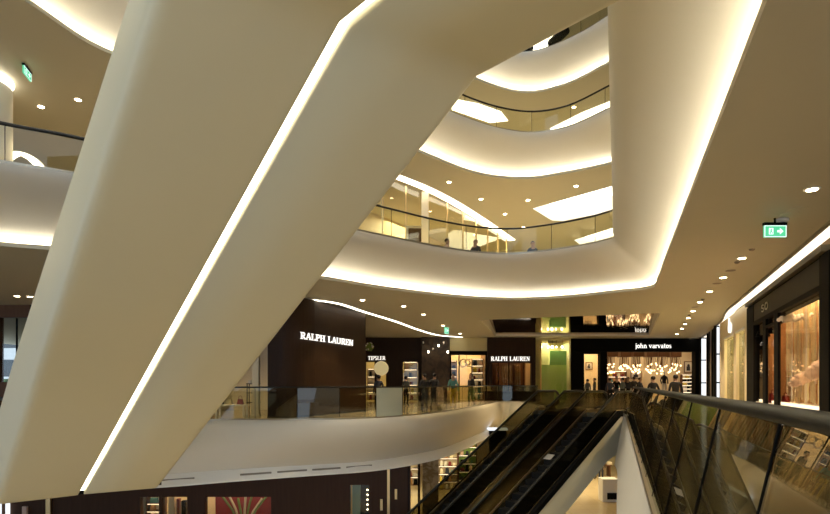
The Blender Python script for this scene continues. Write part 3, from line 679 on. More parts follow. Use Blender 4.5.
exit_sign(pd(446.5, 330.5, 33.0), (.55, .83), 'tiny exit sign seen nearly edge-on above the shoppers', .45, .4)
# curved ceiling light line over the brown wall, the line above the right-hand shops, and the line of the second gallery
def light_line(pts, z, label, wd=.10, m='slot'):
    path = catmull([Vector((p.x, p.y, z - .03)) for p in pts], 6); root = thing('ceiling_light_line', label, 'light line', path[0].copy())
    MB().sweep(path, [(-wd / 2, 0), (wd / 2, 0), (wd / 2, .02), (-wd / 2, .02)]).build('diffuser', M[m], root)
    MB().sweep(path, [(-wd / 2 - .05, .02), (wd / 2 + .05, .02), (wd / 2 + .05, .03), (-wd / 2 - .05, .03)]).build('housing', M['white'], root)
light_line([Vector((-6.8, 19.8, 0)), pz(312, 299.5, 4.6), pz(335, 302.5, 4.6), pz(364, 311.5, 4.6), pz(395, 321, 4.6), pz(420, 330, 4.6), pz(440, 335.2, 4.6), pz(462, 337, 4.6)], 4.6, 'thin curved light line in the ceiling over the brown wall', .16)
light_line([pz(385, 172, 10.3), pz(400, 177.5, 10.3), pz(425, 187.5, 10.3), pz(450, 200, 10.3), pz(475, 215, 10.3), pz(497, 229.5, 10.3), pz(512, 240, 10.3)], 10.3, 'curved light line above the glass shopfront of the second gallery', .42)
light_line([pz(2, 167, 10.3), pz(9, 157, 10.3), pz(20, 153, 10.3), pz(31, 158, 10.3), pz(41, 168, 10.3)], 10.3, 'arched light line seen through the upper left gallery glass', .35)
# rounded column with a glowing head, upper left
col = thing('column', 'rounded white column with a glowing head in the upper left gallery', 'column', (-12.75, 16.4, 5.72))
MB().lathe((-12.75, 16.4, 5.72), [(.8, 0), (.8, 4.3), (.6, 4.35)], 24).build('shaft', M['white'], col, smooth=True)
MB().lathe((-12.75, 16.4, 10.1), [(.82, .08), (.84, .12), (.82, .17)], 24).build('ring_light', M['slot'], col, smooth=True)
#@@SHOPS
class Front:
    """a shopfront plane: origin, direction to the right as seen from the corridor, depth into the shop"""
    def __init__(s, o, r): s.o = Vector((o[0], o[1], 0)); s.r = Vector((r[0], r[1], 0)).normalized(); s.n = Vector((-s.r.y, s.r.x, 0))
    def p(s, a, d, z): return s.o + s.r * a + s.n * d + Vector((0, 0, z))
    def box(s, mb, a0, a1, z0, z1, d0, d1, mi=0):
        b = [s.p(a0, d0, z0), s.p(a1, d0, z0), s.p(a1, d1, z0), s.p(a0, d1, z0)]; return mb.hexa(b, [v + Vector((0, 0, z1 - z0)) for v in b], mi)
    def one(s, a0, a1, z0, z1, d0, d1): return s.box(MB(), a0, a1, z0, z1, d0, d1)
rz = lambda v: math.atan2(v.y, v.x)
# ------------------------------------------------------------------ brown curved shop wall
W0 = [Vector((-7.2, 24.0, 0)), Vector((-6.0, 21.9, 0)), Vector((-5.55, 21.3, 0)), Vector((-5.0, 21.2, 0)), Vector((-4.45, 21.5, 0)), Vector((-4.05, 22.1, 0)), Vector((-3.25, 24.2, 0)), Vector((-2.42, 26.3, 0))]
wc = catmull(W0[1:5], 5) + W0[5:]
wc = catmull(W0[2:6], 5)[:-1] + [W0[5], W0[6], W0[7], Vector((-3.2, 30, 0)), Vector((-3.9, 39.5, 0))]
shop = thing('storefront', 'curved dark brown wooden shop wall with lit white lettering behind the curved railing', 'shopfront', (-4.0, 22.4, 0))
mb = MB(); n_ = [Vector((.0, .0, 0))] * len(wc)
mb.sweep([p + Vector((0, 0, .0)) for p in wc], [(-.1, .06), (.1, .06), (.1, 4.58), (-.1, 4.58)]); mb.build('wall_panel', M['brown'], shop)
mb = MB(); mb.sweep([p for p in wc], [(-.13, 0), (.13, 0), (.13, .07), (-.13, .07)]); mb.build('plinth', M['black'], shop)
a = pd(298.5, 338.8, 21.65); d = (W0[7] - W0[5]).normalized(); nrm = Vector((d.y, -d.x, 0))
def on_line(x):
    # plan point of the straight part of the wall at image column x
    k = (x - 415) / 560; t = (k * W0[5].y - W0[5].x) / (d.x - k * d.y); return W0[5] + d * t
pa = on_line(297); pb = on_line(350.5); pa = pa + nrm * .13; z = E + (384 - 338.6) * pa.y / 560
lettering('sign_lettering', 'RALPH LAUREN', (pa.x, pa.y, z), d, .25, .04, M['sign'], shop, width=(pb - pa).length)
# floor-level display left of the brown wall
wall('wall_alcove', (-16, 27.5), (-6.6, 27.5), 0, 4.6, M['cream'], 'cream wall of the shop left of the brown wall')
col = thing('column', 'cream square column at the left end of the brown wall', 'column', (-6.35, 22.4, 0)); MB().box((-6.35, 22.4, 2.29), (.26, .26, 4.58)).build('shaft', M['cream'], col, bevel=.02); MB().box((-6.35, 22.4, .04), (.32, .32, .08)).build('foot', M['cream'], col)
t = thing('display_table', 'low white display table beside the cream column', 'table', (-7.5, 22.6, 0)); MB().box((-7.4, 22.6, .42), (1.3, .6, .06)).build('table_top', M['white'], t, bevel=.01)
for sx in (-.55, .55):
    for sy in (-.22, .22): MB().box((-7.4 + sx, 22.6 + sy, .195), (.07, .07, .39)).build('leg', M['white'], t)
for k, (x, m) in enumerate([(-7.85, 'black'), (-7.5, 'gold'), (-7.05, 'red')]):
    b = thing('handbag', '%s handbag on the low white display table' % ['black', 'tan', 'dark red'][k], 'handbag', (x, 22.6, .45)); MB().hexa([Vector((x + a_, 22.6 + c_, .45)) for a_, c_ in ((-.13, -.07), (.13, -.07), (.13, .07), (-.13, .07))], [Vector((x + a_, 22.6 + c_, .66)) for a_, c_ in ((-.1, -.03), (.1, -.03), (.1, .03), (-.1, .03))]).build('body', M[m], b, bevel=.015)
    MB().tube([Vector((x - .07, 22.6, .65)), Vector((x - .06, 22.6, .76)), Vector((x, 22.6, .80)), Vector((x + .06, 22.6, .76)), Vector((x + .07, 22.6, .65))], .01, 6).build('strap', M[m], b)
t = thing('display_stand', 'black metal display stand next to the cream column', 'stand', (-6.75, 23.4, 0))
for sx in (-.22, .22):
    for sy in (-.15, .15): MB().box((-6.75 + sx, 23.4 + sy, .65), (.03, .03, 1.3)).build('leg', M['black'], t)
for zz in (.5, .9, 1.28): MB().box((-6.75, 23.4, zz), (.5, .36, .03)).build('shelf', M['black'], t)
for k in range(3): tag(MB().box((-6.9 + k * .15, 23.4, 1.36), (.1, .14, .13)).build('shoe_box', M['whitecloth'], bevel=.005), 'pale box on the black display stand, %s' % ['left', 'middle', 'right'][k], 'box', 'boxes on the display stand')
# ------------------------------------------------------------------ far shops
FAR = Front((0, 40.0), (1, 0)); PX = 560 / 40.0
def fx(x): return (x - 415) / PX
def fz(y): return E + (384 - y) / PX
def shelf_unit(fr, a0, a1, z0, z1, d, levels, label, back='cream', dep=.35, seed=1, lit=True, goods='goods'):
    random.seed(seed); root = thing('shelf_unit', label, 'shelf', fr.p((a0 + a1) / 2, d + dep / 2, z0))
    fr.one(a0, a1, z0, z1, d + dep, d + dep + .04).build('back_panel', M[back], root)
    for s_ in (a0, a1 - .04): fr.one(s_, s_ + .04, z0, z1, d, d + dep).build('side_panel', M['brown2'], root)
    tops = []
    for k in range(levels + 1):
        zz = z0 + (z1 - z0) * k / levels; fr.one(a0, a1, zz - .03 if k else zz, zz if k else zz + .03, d, d + dep).build('shelf', M['brown2'], root); tops.append(zz if k else zz + .03)
    if lit:
        for zz in tops[1:]: fr.one(a0 + .05, a1 - .05, zz - .05, zz - .03, d + .03, d + .07).build('shelf_lamp', M['striplamp'], root)
    cols = ['whitecloth', 'red', 'navy', 'teal', 'orange', 'cream', 'black', 'pink', 'yellow']
    names = ['cream', 'red', 'navy', 'teal', 'orange', 'beige', 'black', 'pink', 'yellow']; n = 0
    for k, zz in enumerate(tops[:-1]):
        x = a0 + .12; col_n = 0
        while x < a1 - .3:
            ww = random.uniform(.16, .34); c = random.randrange(len(cols)); h = min(random.uniform(.18, .42), (z1 - z0) / levels - .12)
            o = MB(); b4 = [fr.p(x, d + .06, zz), fr.p(x + ww, d + .06, zz), fr.p(x + ww, d + .26, zz), fr.p(x, d + .26, zz)]
            o.hexa(b4, [fr.p(x + .03, d + .1, zz + h), fr.p(x + ww - .03, d + .1, zz + h), fr.p(x + ww - .03, d + .22, zz + h), fr.p(x + .03, d + .22, zz + h)])
            n += 1
            o = o.build('merchandise', M[cols[c]], bevel=.015); tag(o, '%s item %s along on the %s shelf of the %s' % (names[c], ORD[col_n], ['lowest', 'second', 'third', 'fourth', 'fifth', 'sixth', 'seventh'][k], goods), 'merchandise', 'goods on the ' + goods); col_n += 1
            x += ww + random.uniform(.05, .14)
    return root
def interior(fr, a0, a1, z1, dep, wallm, power, label, n, col=(1, .74, .42), back=True):
    mb = MB()
    fr.box(mb, a0 - .1, a1 + .1, 0, z1, dep, dep + .1); fr.box(mb, a0 - .1, a0, 0, z1, .3, dep); fr.box(mb, a1, a1 + .1, 0, z1, .3, dep)
    struct(mb.build('wall_%d' % n, M[wallm]), label, 'wall')
    c = fr.p((a0 + a1) / 2, dep * .5, z1 - .12)
    l = area(c, (a1 - a0) * .8, dep * .6, power, col, (0, 0, rz(fr.r)))
# (1) dark lettered shop, far left of the far row
s1 = thing('storefront', 'dark far shopfront with small white lettering above a cream disc', 'shopfront', FAR.p(-1.6, 0, 0))
FAR.one(fx(352), fx(421), fz(362), 4.58, 0, .25).build('sign_band', M['brown'], s1)
for x0, x1 in ((352, 366), (374.5, 378), (386, 403), (418, 421)): FAR.one(fx(x0), fx(x1), 0, fz(362), 0, .25).build('pier', M['brown'], s1)
lettering('sign_lettering', 'TIPSLER', FAR.p(fx(368), -.02, fz(360)), (1, 0), .27, .03, M['signdim'], s1, width=fx(385.5) - fx(368))
for x0, x1 in ((366, 374.5), (378, 386), (403, 418)): FAR.one(fx(x0), fx(x1), .05, fz(362), .1, .12).build('window_glass', M['shopglass'], s1)
interior(FAR, fx(352), fx(421), 4.4, 4, 'olive', 110, 'interior walls of the dark lettered shop', 41)
shelf_unit(FAR, fx(403.5), fx(417.5), .1, 2.9, 1.0, 5, 'lit shelves behind the narrow window of the dark lettered shop', 'cream', .35, 3, goods='lit window shelves')
shelf_unit(FAR, fx(366), fx(375), .1, 2.4, 1.2, 4, 'lit shelves in the far left window of the dark lettered shop', 'cream', .35, 4, goods='far left window shelves')
o = thing('wall_disc', 'round cream disc lamp in front of the dark lettered shop', 'lamp', FAR.p(fx(381.5), -.25, fz(368)))
c = FAR.p(fx(381.5), -.3, fz(368.5)); mb = MB(); mb.add([c + Vector((.52 * math.cos(k * PI / 12), 0, .52 * math.sin(k * PI / 12))) for k in range(24)] + [c + Vector((.46 * math.cos(k * PI / 12), -.1, .46 * math.sin(k * PI / 12))) for k in range(24)], [tuple(range(24)), tuple(range(24, 48))[::-1]] + [(k, (k + 1) % 24, 24 + (k + 1) % 24, 24 + k) for k in range(24)]); mb.build('shade', M['disc'], o)
MB().tube([c + Vector((0, 0, .02)), c + Vector((0, .3, .02))], .04, 8).build('arm', M['black'], o)
o = thing('wreath', 'round pale green plant ball high on the dark lettered shop', 'wreath', FAR.p(fx(370), -.3, fz(347)))
c = FAR.p(fx(370), -.35, fz(347)); MB().ball(c, .30, 12, 8, lump=.4).build('foliage', M['leaf'], o)
random.seed(5)
for k in range(9):
    v = Vector((random.uniform(-1, 1), random.uniform(-1, -.2), random.uniform(-1, 1))).normalized() * .32; MB().ball(c + v, .06, 6, 4).build('blossom', M['whitefluff'], o, label='pale blossom')
MB().tube([c, c + Vector((0, .34, 0))], .02, 6).build('bracket', M['black'], o)
# (2) dark marble column with hanging glints
col = thing('column', 'broad dark marble column between the far shops', 'column', FAR.p(fx(435), -.3, 0)); FAR.one(fx(421), fx(449.5), .1, 4.58, -.5, .3).build('shaft', M['darkmarble'], col, bevel=.05); FAR.one(fx(420.5), fx(450), 0, .1, -.54, .3).build('base', M['black'], col)
for k, x in enumerate([423, 428, 432.5, 438, 443, 447]):
    p = FAR.p(fx(x), -.95, 4.58); o = thing('pendant_lamp', 'tiny hanging crystal pendant before the dark marble column, %s from the left' % ORD[k], 'pendant', (p.x, p.y, 4.58), 'crystal pendants')
    L_ = .35 + .22 * ((k * 7) % 4); MB().tube([p, p - Vector((0, 0, L_))], .008, 5).build('cord', M['black'], o); MB().ball(p - Vector((0, 0, L_ + .06)), .06, 8, 5, (1, 1, 1.5)).build('crystal', M['spark'] if k % 2 else M['whitefluff'], o)
# (3) shelf shop with cream fascia
s3 = thing('storefront', 'warm lit shop with cream fascia and a white scroll ornament in its window', 'shopfront', FAR.p(fx(468), 0, 0))
FAR.one(fx(449.5), fx(487), fz(351), 4.58, 0, .2).build('fascia', M['olive'], s3); FAR.one(fx(449.5), fx(487), fz(355), fz(351), -.05, .2).build('header', M['black'], s3)
for x in (450, 458.5, 485.5): FAR.one(fx(x), fx(x) + .09, 0, fz(355), -.02, .12).build('mullion', M['black'], s3)
FAR.one(fx(450), fx(486), .05, fz(355), .05, .07).build('window_glass', M['shopglass'], s3)
interior(FAR, fx(449.5), fx(487), 4.4, 4, 'cream', 130, 'interior walls of the warm lit shop', 42)
shelf_unit(FAR, fx(473), fx(485), .1, fz(358), .9, 6, 'brightly lit goods shelves right of the white ornament', 'cream', .35, 8, goods='bright right shelves')
shelf_unit(FAR, fx(451), fx(458), .1, fz(360), .9, 5, 'narrow lit shelves left of the white ornament', 'orange', .35, 9, goods='narrow left shelves')
o = thing('scroll_ornament', 'white scroll ornament hanging in the warm lit shop window', 'ornament', FAR.p(fx(466), .4, fz(363)))
c = FAR.p(fx(463.5), .4, fz(363)); ring = lambda cc, r1, r2, n: [cc + Vector((r1 * math.cos(2 * PI * k / n), 0, r2 * math.sin(2 * PI * k / n))) for k in range(n)]
MB().tube(ring(c, .2, .3, 14), .05, 6, closed=True).build('loop', M['whitefluff'], o); MB().tube(ring(c + Vector((.36, 0, .08)), .16, .2, 12), .05, 6, closed=True).build('loop', M['whitefluff'], o); MB().tube([c + Vector((.1, 0, .3)), c + Vector((.3, 0, -.2)), c + Vector((.62, 0, -.26))], .05, 6).build('stroke', M['whitefluff'], o); MB().tube([c + Vector((.25, 0, .28)), c + Vector((.25, 0, 4.5 - c.z))], .01, 5).build('cord', M['black'], o)
# (4) second brown lettered shop
s4 = thing('storefront', 'dark brown far shopfront with white lettering over a copper-lit window, left of the green shop', 'shopfront', FAR.p(fx(511), 0, 0))
FAR.one(fx(487), fx(535), fz(363), 4.58, -.2, .3).build('sign_band', M['brown'], s4)
for x0, x1 in ((487, 492), (531, 535)): FAR.one(fx(x0), fx(x1), 0, fz(363), -.2, .3).build('pier', M['brown'], s4)
FAR.one(fx(492), fx(531), 0, .75, -.15, .3).build('stall_riser', M['brown'], s4)
lettering('sign_lettering', 'RALPH LAUREN', FAR.p(fx(490.5), -.22, fz(361)), (1, 0), .30, .04, M['sign'], s4, width=fx(529.5) - fx(490.5))
FAR.one(fx(492), fx(531), .75, fz(363), 0, .02).build('window_glass', M['shopglass'], s4)
mb = MB()
for k in range(26): 
    x = fx(492.5) + k * (fx(523) - fx(492)) / 26; mb.tube([FAR.p(x, .9 + .05 * (k % 2), .76), FAR.p(x, .9 + .05 * (k % 2), fz(363))], .06, 6)
o = mb.build('curtain', M['brown2'], s4, smooth=True)
for x in (498, 508.5, 523): FAR.one(fx(x), fx(x) + .06, .75, fz(363), .02, .1).build('mullion', M['black'], s4)
interior(FAR, fx(487.5), fx(534.5), 4.2, 3, 'brown2', 45, 'interior walls of the brown lettered shop', 43, (1, .6, .3))
# (5) green shop
s5 = thing('storefront', 'glass shopfront with bright green wall between brown and black far shops', 'shopfront', FAR.p(fx(552), 0, 0))
FAR.one(fx(535), fx(570.5), .02, 4.55, 0, .02).build('window_glass', M['shopglass'], s5)
FAR.one(fx(535), fx(541), 0, 4.58, .25, .35).build('side_panel', M['olive'], s5)
FAR.one(fx(541.5), fx(570), .1, fz(364.5), .9, 1.0).build('green_panel', M['green'], s5); FAR.one(fx(553), fx(570), fz(364.5), fz(350), .92, 1.0).build('green_panel', M['greendark'], s5, label='deep green upper panel')
FAR.one(fx(541.5), fx(553), fz(364.5), 4.5, 1.3, 1.4).build('green_panel', M['olive'], s5, label='pale yellow-green panel')
FAR.one(fx(535), fx(570.5), 4.4, 4.58, -.05, .1).build('header', M['olive'], s5); FAR.one(fx(540.5), fx(541.5), 0, 4.5, 0, .2).build('mullion', M['gold'], s5)
interior(FAR, fx(535), fx(570.5), 4.4, 3, 'olive', 130, 'interior walls of the green shop', 44, (.95, 1, .6))
for k, x in enumerate([543, 550, 554, 558, 564]):
    p = FAR.p(fx(x), .5, fz(346.5)); o = thing('spotlight', 'small bright spotlight at the top of the green shop, %s from the left' % ORD[k], 'spotlight', p, 'green shop spotlights'); MB().ball(p, .07 + .02 * (k % 3), 8, 5).build('bulb', M['spark'], o); MB().tube([p, p + Vector((0, 0, 4.58 - p.z))], .015, 5).build('stem', M['black'], o)
# (6) black store
J = Front((0, 41.0), (1, 0)); PJ = 560 / 41.0
def jx(x): return (x - 415) / PJ
def jz(y): return E + (384 - y) / PJ
def jX(x, d): return (x - 415) * (41 + d) / 560
def jZ(y, d): return E + (384 - y) * (41 + d) / 560
s6 = thing('storefront', 'wide black storefront with small white lowercase lettering at the corridor end', 'shopfront', J.p(jx(636), 0, 0))
J.one(jx(570), jx(701), jz(352), 4.58, -.3, .3).build('sign_band', M['black'], s6, bevel=.02)
for x0, x1 in ((570, 583), (599, 606), (693.5, 701)): J.one(jx(x0), jx(x1), 0, jz(352), -.3, .3).build('pier', M['black'], s6, bevel=.02)
J.one(jx(583), jx(599), jz(354), jz(352), -.2, .2).build('header', M['black'], s6)
lettering('sign_lettering', 'john varvatos', J.p(jx(633.5), -.32, jz(348.3)), (1, 0), .34, .03, M['sign'], s6, width=jx(670.5) - jx(634.5))
J.one(jx(583), jx(599), .05, jz(354), .0, .02).build('window_glass', M['shopglass'], s6)
interior(J, jx(570.5), jX(701, 5.5), 4.4, 5.5, 'cream', 230, 'warm cream interior of the black store', 45, (1, .74, .46))
mb = MB(); mb.wallbox((jX(602.3, .32), 41.32), (jX(602.3, 3.4), 44.4), 0, 4.3, .1); struct(mb.build('wall_46', M['cream']), 'partition inside the black store', 'wall')
random.seed(11)
for k, (x, y, dd) in enumerate([(611, 368, 2.2), (624, 368, 2.6), (637, 369, 2.0), (650, 368, 2.5), (662, 369, 2.2), (674, 368, 2.7)]):
    c = pd(x, y, 41 + dd); root = thing('chandelier', 'cluster chandelier of small bare bulbs in the black store, %s from the left' % ORD[k], 'chandelier', (c.x, c.y, 4.36), 'bulb chandeliers')
    MB().box((c.x, c.y, 3.86), (.80, .9, 1.0)).build('ceiling_box', M['brown2'], root, bevel=.03)
    for q in range(16):
        v = Vector((random.uniform(-.36, .36), random.uniform(-.5, .5), random.uniform(-.42, .34))); b = c + v
        lamp = MB().ball(b, .055, 7, 5, (1, 1, 1.25)).build('bulb', M['warm'], root)
        MB().tube([b + Vector((0, 0, .05)), Vector((c.x + v.x * .9, c.y + v.y * .6, 3.45))], .018, 4).build('cord', M['brown2'], lamp)
shelf_unit(J, jX(608, 5.1), jX(627, 5.1), .05, jZ(371, 5.1), 5.1, 5, 'back wall shelves with glowing goods at the left of the black store opening', 'orange', .35, 21, goods='left back shelves')
shelf_unit(J, jX(682, 4.9), jX(693, 4.9), .05, jZ(374.5, 4.9), 4.9, 7, 'white back shelves at the right of the black store opening', 'cream', .35, 22, goods='right back shelves')
def picture(fr, a, z, d, ww, hh, label):
    root = thing('picture', label, 'picture', fr.p(a, d, z)); fr.one(a - ww / 2, a + ww / 2, z - hh / 2, z + hh / 2, d, d + .05).build('mount', M['whitecloth'], root); mb = MB()
    for q in ((a - ww / 2, a - ww / 2 + .06, z - hh / 2, z + hh / 2), (a + ww / 2 - .06, a + ww / 2, z - hh / 2, z + hh / 2), (a - ww / 2, a + ww / 2, z + hh / 2 - .06, z + hh / 2), (a - ww / 2, a + ww / 2, z - hh / 2, z - hh / 2 + .06)): fr.box(mb, *q, d - .03, d)
    mb.build('frame', M['brown2'], root); mb = MB(); fr.box(mb, a - ww * .22, a + ww * .18, z - hh * .32, z + hh * .05, d - .012, d); c = fr.p(a, d - .01, z + hh * .14); mb.ball(c, hh * .12, 8, 6, (1, .1, 1)); mb.build('image', M['navy'], root)
picture(J, jX(688.5, 5.3), jZ(367, 5.3), 5.3, .75, .95, 'framed dark portrait on the right wall of the black store'); picture(J, jX(589, 3.2), jZ(366, 3.2), 3.2, .55, .6, 'small framed picture in the left window of the black store')
picture(J, jX(636, 5.3), jZ(375, 5.3), 5.3, .9, .6, 'framed picture low on the back wall of the black store, under the chandeliers')
mb = MB(); J.box(mb, jX(580, 3.3), jX(602, 3.3), 0, 4.3, 3.26, 3.4); struct(mb.build('wall_47', M['cream']), 'cream back wall of the left window of the black store', 'wall')
t = thing('fireplace', 'white mantel below the small framed picture in the left window', 'mantel', J.p(jX(591, 3), 3, 0)); 
for s_ in (-.5, .36): J.one(jX(591, 3) + s_, jx(591) + s_ + .16, 0, 1.15, 3.0, 3.24).build('jamb', M['white'], t)
J.one(jX(591, 3) - .6, jx(591) + .62, 1.15, 1.28, 2.95, 3.24).build('mantel_shelf', M['white'], t); J.one(jX(591, 3) - .34, jx(591) + .36, 0, 1.15, 3.2, 3.24).build('fire_back', M['black'], t)
mb = MB(); J.box(mb, jX(643.5, 3.2), jX(646.5, 3.2), 0, 4.3, 3.2, 3.5); col = thing('column', 'slim cream column inside the black store', 'column', J.p(jX(645, 3.2), 3.2, 0)); mb.build('shaft', M['cream'], col); J.one(jX(643.1, 3.2), jX(646.9, 3.2), 0, .12, 3.15, 3.5).build('foot', M['cream'], col)
# mannequin in the black store
def mannequin(p, top, label):
    root = thing('mannequin', label, 'mannequin', p); x, y, z = p
    MB().lathe((x, y, z), [(.2, 0), (.2, .02), (.03, .03)], 16).build('base', M['steel'], root)
    for s_ in (-1, 1): MB().tube([Vector((x + s_ * .10, y, z + .03)), Vector((x + s_ * .11, y - .03, z + .5)), Vector((x + s_ * .09, y, z + .95))], .075, 8).build('leg', M['whitecloth'], root, smooth=True)
    MB().lathe((x, y, z + .9), [(.15, 0), (.14, .2), (.19, .42), (.2, .5), (.07, .6), (.05, .66)], 12).build('jacket', M[top], root, smooth=True)
    for s_ in (-1, 1): MB().tube([Vector((x + s_ * .2, y, z + 1.4)), Vector((x + s_ * .27, y, z + 1.12)), Vector((x + s_ * .24, y - .08, z + .88))], .05, 7).build('sleeve', M[top], root, smooth=True)
    MB().ball((x, y, z + 1.68), .1, 10, 7, (.85, .95, 1.2)).build('head', M['whitecloth'], root, smooth=True)
    return root
b = tag(J.one(jX(661.5, 1.25), jX(667, 1.25), 0, .42, .9, 1.6).build('plinth', M['white'], bevel=.02), 'white plinth under the mannequin in the black store', 'plinth')
mannequin(J.p(jX(664.2, 1.25), 1.25, .42), 'blackfab', 'mannequin in dark jacket and white trousers on a plinth in the black store')
# light boxes and dark fins right of the black store
def lightbox(fr, a0, a1, d0, d1, label):
    root = thing('light_box', label, 'light box', fr.p((a0 + a1) / 2, d0, 0))
    fr.one(a0, a1, 0, 4.55, d0 + .03, d1).build('casing', M['black'], root)
    zs = [.05, 1.35, 2.95, 4.5]
    for q in range(3): fr.one(a0 + .02, a1 - .02, zs[q] + .04, zs[q + 1] - .04, d0, d0 + .03).build('lit_face', M['lightbox'], root)
    return root
lightbox(Front((0, 39.4), (1, 0)), (701.3 - 415) / 14.21, (706.3 - 415) / 14.21, 0, .3, 'tall white light box at the right corner of the black store')
lightbox(Front((0, 31.4), (1, 0)), (716.6 - 415) / 17.83, (719.8 - 415) / 17.83, 0, .3, 'slim tall white light box between dark fins and the cream shop')
def sy(x): return 4.2 / ((x - 415) / 560 - .405)
def sp(x): y = sy(x); return Vector((4.2 + .405 * y, y, 0))
fins = thing('storefront', 'narrow black shopfront with vertical fins between the two light boxes', 'shopfront', sp(711))
RW = Front(sp(752), (-.375, -.927))
def ra(x): return (sp(x) - RW.o).dot(RW.r)
RW.one(ra(706.5), ra(716), 0, 4.5, .25, .4).build('back_panel', M['black'], fins)
for k, x in enumerate([707.5, 709.5, 711, 712.5, 714, 715.3]): RW.one(ra(x), ra(x) + .25, 0, 4.5, -.05, .25).build('fin', M['black'] if k != 2 else M['steel'], fins)
# cream shop
s7 = thing('storefront', 'cream shopfront with tall pale yellow windows and a white letter mark', 'shopfront', sp(735))
def rz_(x, y): return E + (384 - y) * sy(x) / 560
RW.one(ra(720), ra(750), 3.62, 4.5, 0, .3).build('fascia', M['cream'], s7)
for x0, x1 in ((720, 724.5), (733.6, 736), (744.5, 750)): RW.one(ra(x0), ra(x1), 0, 3.62, 0, .3).build('pier', M['cream'], s7)
for x0, x1 in ((724.5, 733.6), (736, 744.5)):
    RW.one(ra(x0), ra(x1), 0, .45, 0, .3).build('stall_riser', M['cream'], s7); RW.one(ra(x0), ra(x1), .45, 3.62, .12, .14).build('window_glass', M['display'], s7); RW.one(ra(x0), ra(x1), 3.5, 3.6, -.04, .1).build('window_head', M['white'], s7, label='white window head')
lettering('sign_lettering', 'b', RW.p(ra(729.5), -.03, 3.72), RW.r, .68, .05, M['sign'], s7, width=1.1)
interior(RW, ra(720.2), ra(749.5), 4.4, 2.0, 'olive', 260, 'pale yellow interior of the cream shop', 48, (1, .9, .55))
random.seed(31)
for k in range(10):
    x = [725.5, 727, 729, 731, 733, 737, 739, 740.5, 742, 743.5][k]; p = RW.p(ra(x), .7 + .3 * (k % 2), .9 + .25 * (k % 4))
    o = thing('hanging_garment', '%s hanging garment behind the cream shop window, %s from the far end' % (['white', 'olive', 'cream'][k % 3], ORD[k]), 'garment', p, 'garments in the cream shop'); m_ = ['whitecloth', 'green', 'cream'][k % 3]
    MB().hexa([p + RW.r * a_ + RW.n * b_ for a_, b_ in ((-.3, -.06), (.3, -.06), (.3, .06), (-.3, .06))], [p + RW.r * a_ + RW.n * b_ + Vector((0, 0, 1.0)) for a_, b_ in ((-.2, -.04), (.2, -.04), (.2, .04), (-.2, .04))]).build('cloth', M[m_], o, bevel=.02); MB().tube([p + Vector((0, 0, 1.0)), Vector((p.x, p.y, 4.58))], .008, 5).build('cord', M['steel'], o)
# black boutique with the display windows
s8 = thing('storefront', 'black-framed boutique with glowing orange display windows along the corridor', 'shopfront', sp(790))
RW.one(ra(751), ra(825), 3.55, 4.18, -.08, .3).build('sign_band', mat('dark_bronze_sign', (.012, .009, .006), .5, noise=.08, spec=.15), s8, bevel=.02); RW.one(ra(751), ra(832), 4.22, 4.36, -.2, .3).build('cornice', M['deck'], s8, label='thin bronze rail above the sign band')
RW.one(ra(751), ra(832), 3.42, 3.55, -.1, .3).build('header', M['black'], s8); RW.one(ra(751), ra(832), 4.18, 4.22, -.05, .3).build('header', M['black'], s8)
for x0, x1 in ((749.5, 756.5), (766, 769), (777.5, 781.5), (824, 834)): RW.one(ra(x0), ra(x1), 0, 4.22 if x0 in (749.5, 824) else 3.45, -.1, .25 if x0 in (749.5, 824) else -.02).build('post', M['black'], s8, bevel=.01)
RW.one(ra(766), ra(781.5), 3.12, 3.2, -.1, .1).build('transom', M['black'], s8)
RW.one(ra(756), ra(826), 0, .60, 0, .3).build('stall_riser', M['deck'], s8); RW.one(ra(756), ra(826), .60, .64, -.02, 1.1).build('window_platform', M['white'], s8)
RW.one(ra(757), ra(825), .64, .72, .06, .12).build('strip_light', M['striplamp'], s8); RW.one(ra(756.5), ra(824.5), .64, 3.44, 0, .015).build('window_glass', M['display'], s8)
mb = MB(); ce = RW.p(ra(768.5), -.09, 3.86); mb.tube(ring(ce, .0, .0, 3)[:2] + [ce + Vector((0, 0, .001))], .001, 3); lettering('sign_lettering', 'so', RW.p(ra(764.5), -.09, 3.72), RW.r, .36, .02, M['steel'], s8, width=1.2)
interior(RW, ra(751), ra(826), 4.2, 1.15, 'orange', 380, 'orange lit back wall of the boutique window', 49, (1, .66, .34))
mb = MB(); random.seed(41)
for k in range(70):
    a = ra(783) - 2.4 + (ra(823) - ra(783) + 1.6) * (k + random.random() * .8) / 70; d = .52 + random.random() * .3; z0 = .66 + random.random() ** 2 * 1.2; pp = [RW.p(a + .02 * math.sin(z_ * 4 + k), d, z_) for z_ in (4.1, 3.0, 2.0, z0)]
    mb.tube(pp, .03, 4, mi=k % 3)
tag(mb.build('string_curtain', [M['string'], M['cream'], M['whitefluff']]), 'curtain of pale hanging strings at the back of the boutique window', 'curtain', kind='stuff')
def fluff(cx, cy, wx, wz, y_d, label, m, seed):
    random.seed(seed); Y = y_d; c = pd(cx, cy, Y); root = thing('cloud_ornament', label, 'cloud ornament', c, 'fluffy clouds in the boutique window'); sc = Y / 560
    mb = MB(); n = 11
    for k in range(n):
        t = (k / (n - 1) - .5) * 2; r = wz * sc * (.42 - .14 * t * t) * random.uniform(.85, 1.15)
        mb.ball(c + Vector((t * wx * sc * .42 * .9, -t * wx * sc * .25, wz * sc * (.16 * math.sin(k * 2.1) + (.35 * t if m == 'pink' else .12 * t)))), r, 10, 7, lump=.12)
    mb.build('fluff', M[m], root, smooth=True); MB().tube([c, Vector((c.x, c.y, 4.58))], .008, 5).build('cord', M['steel'], root)
fluff(795, 318, 30, 8, 16.6, 'long white fluffy cloud hanging high in the boutique window', 'whitefluff', 1)
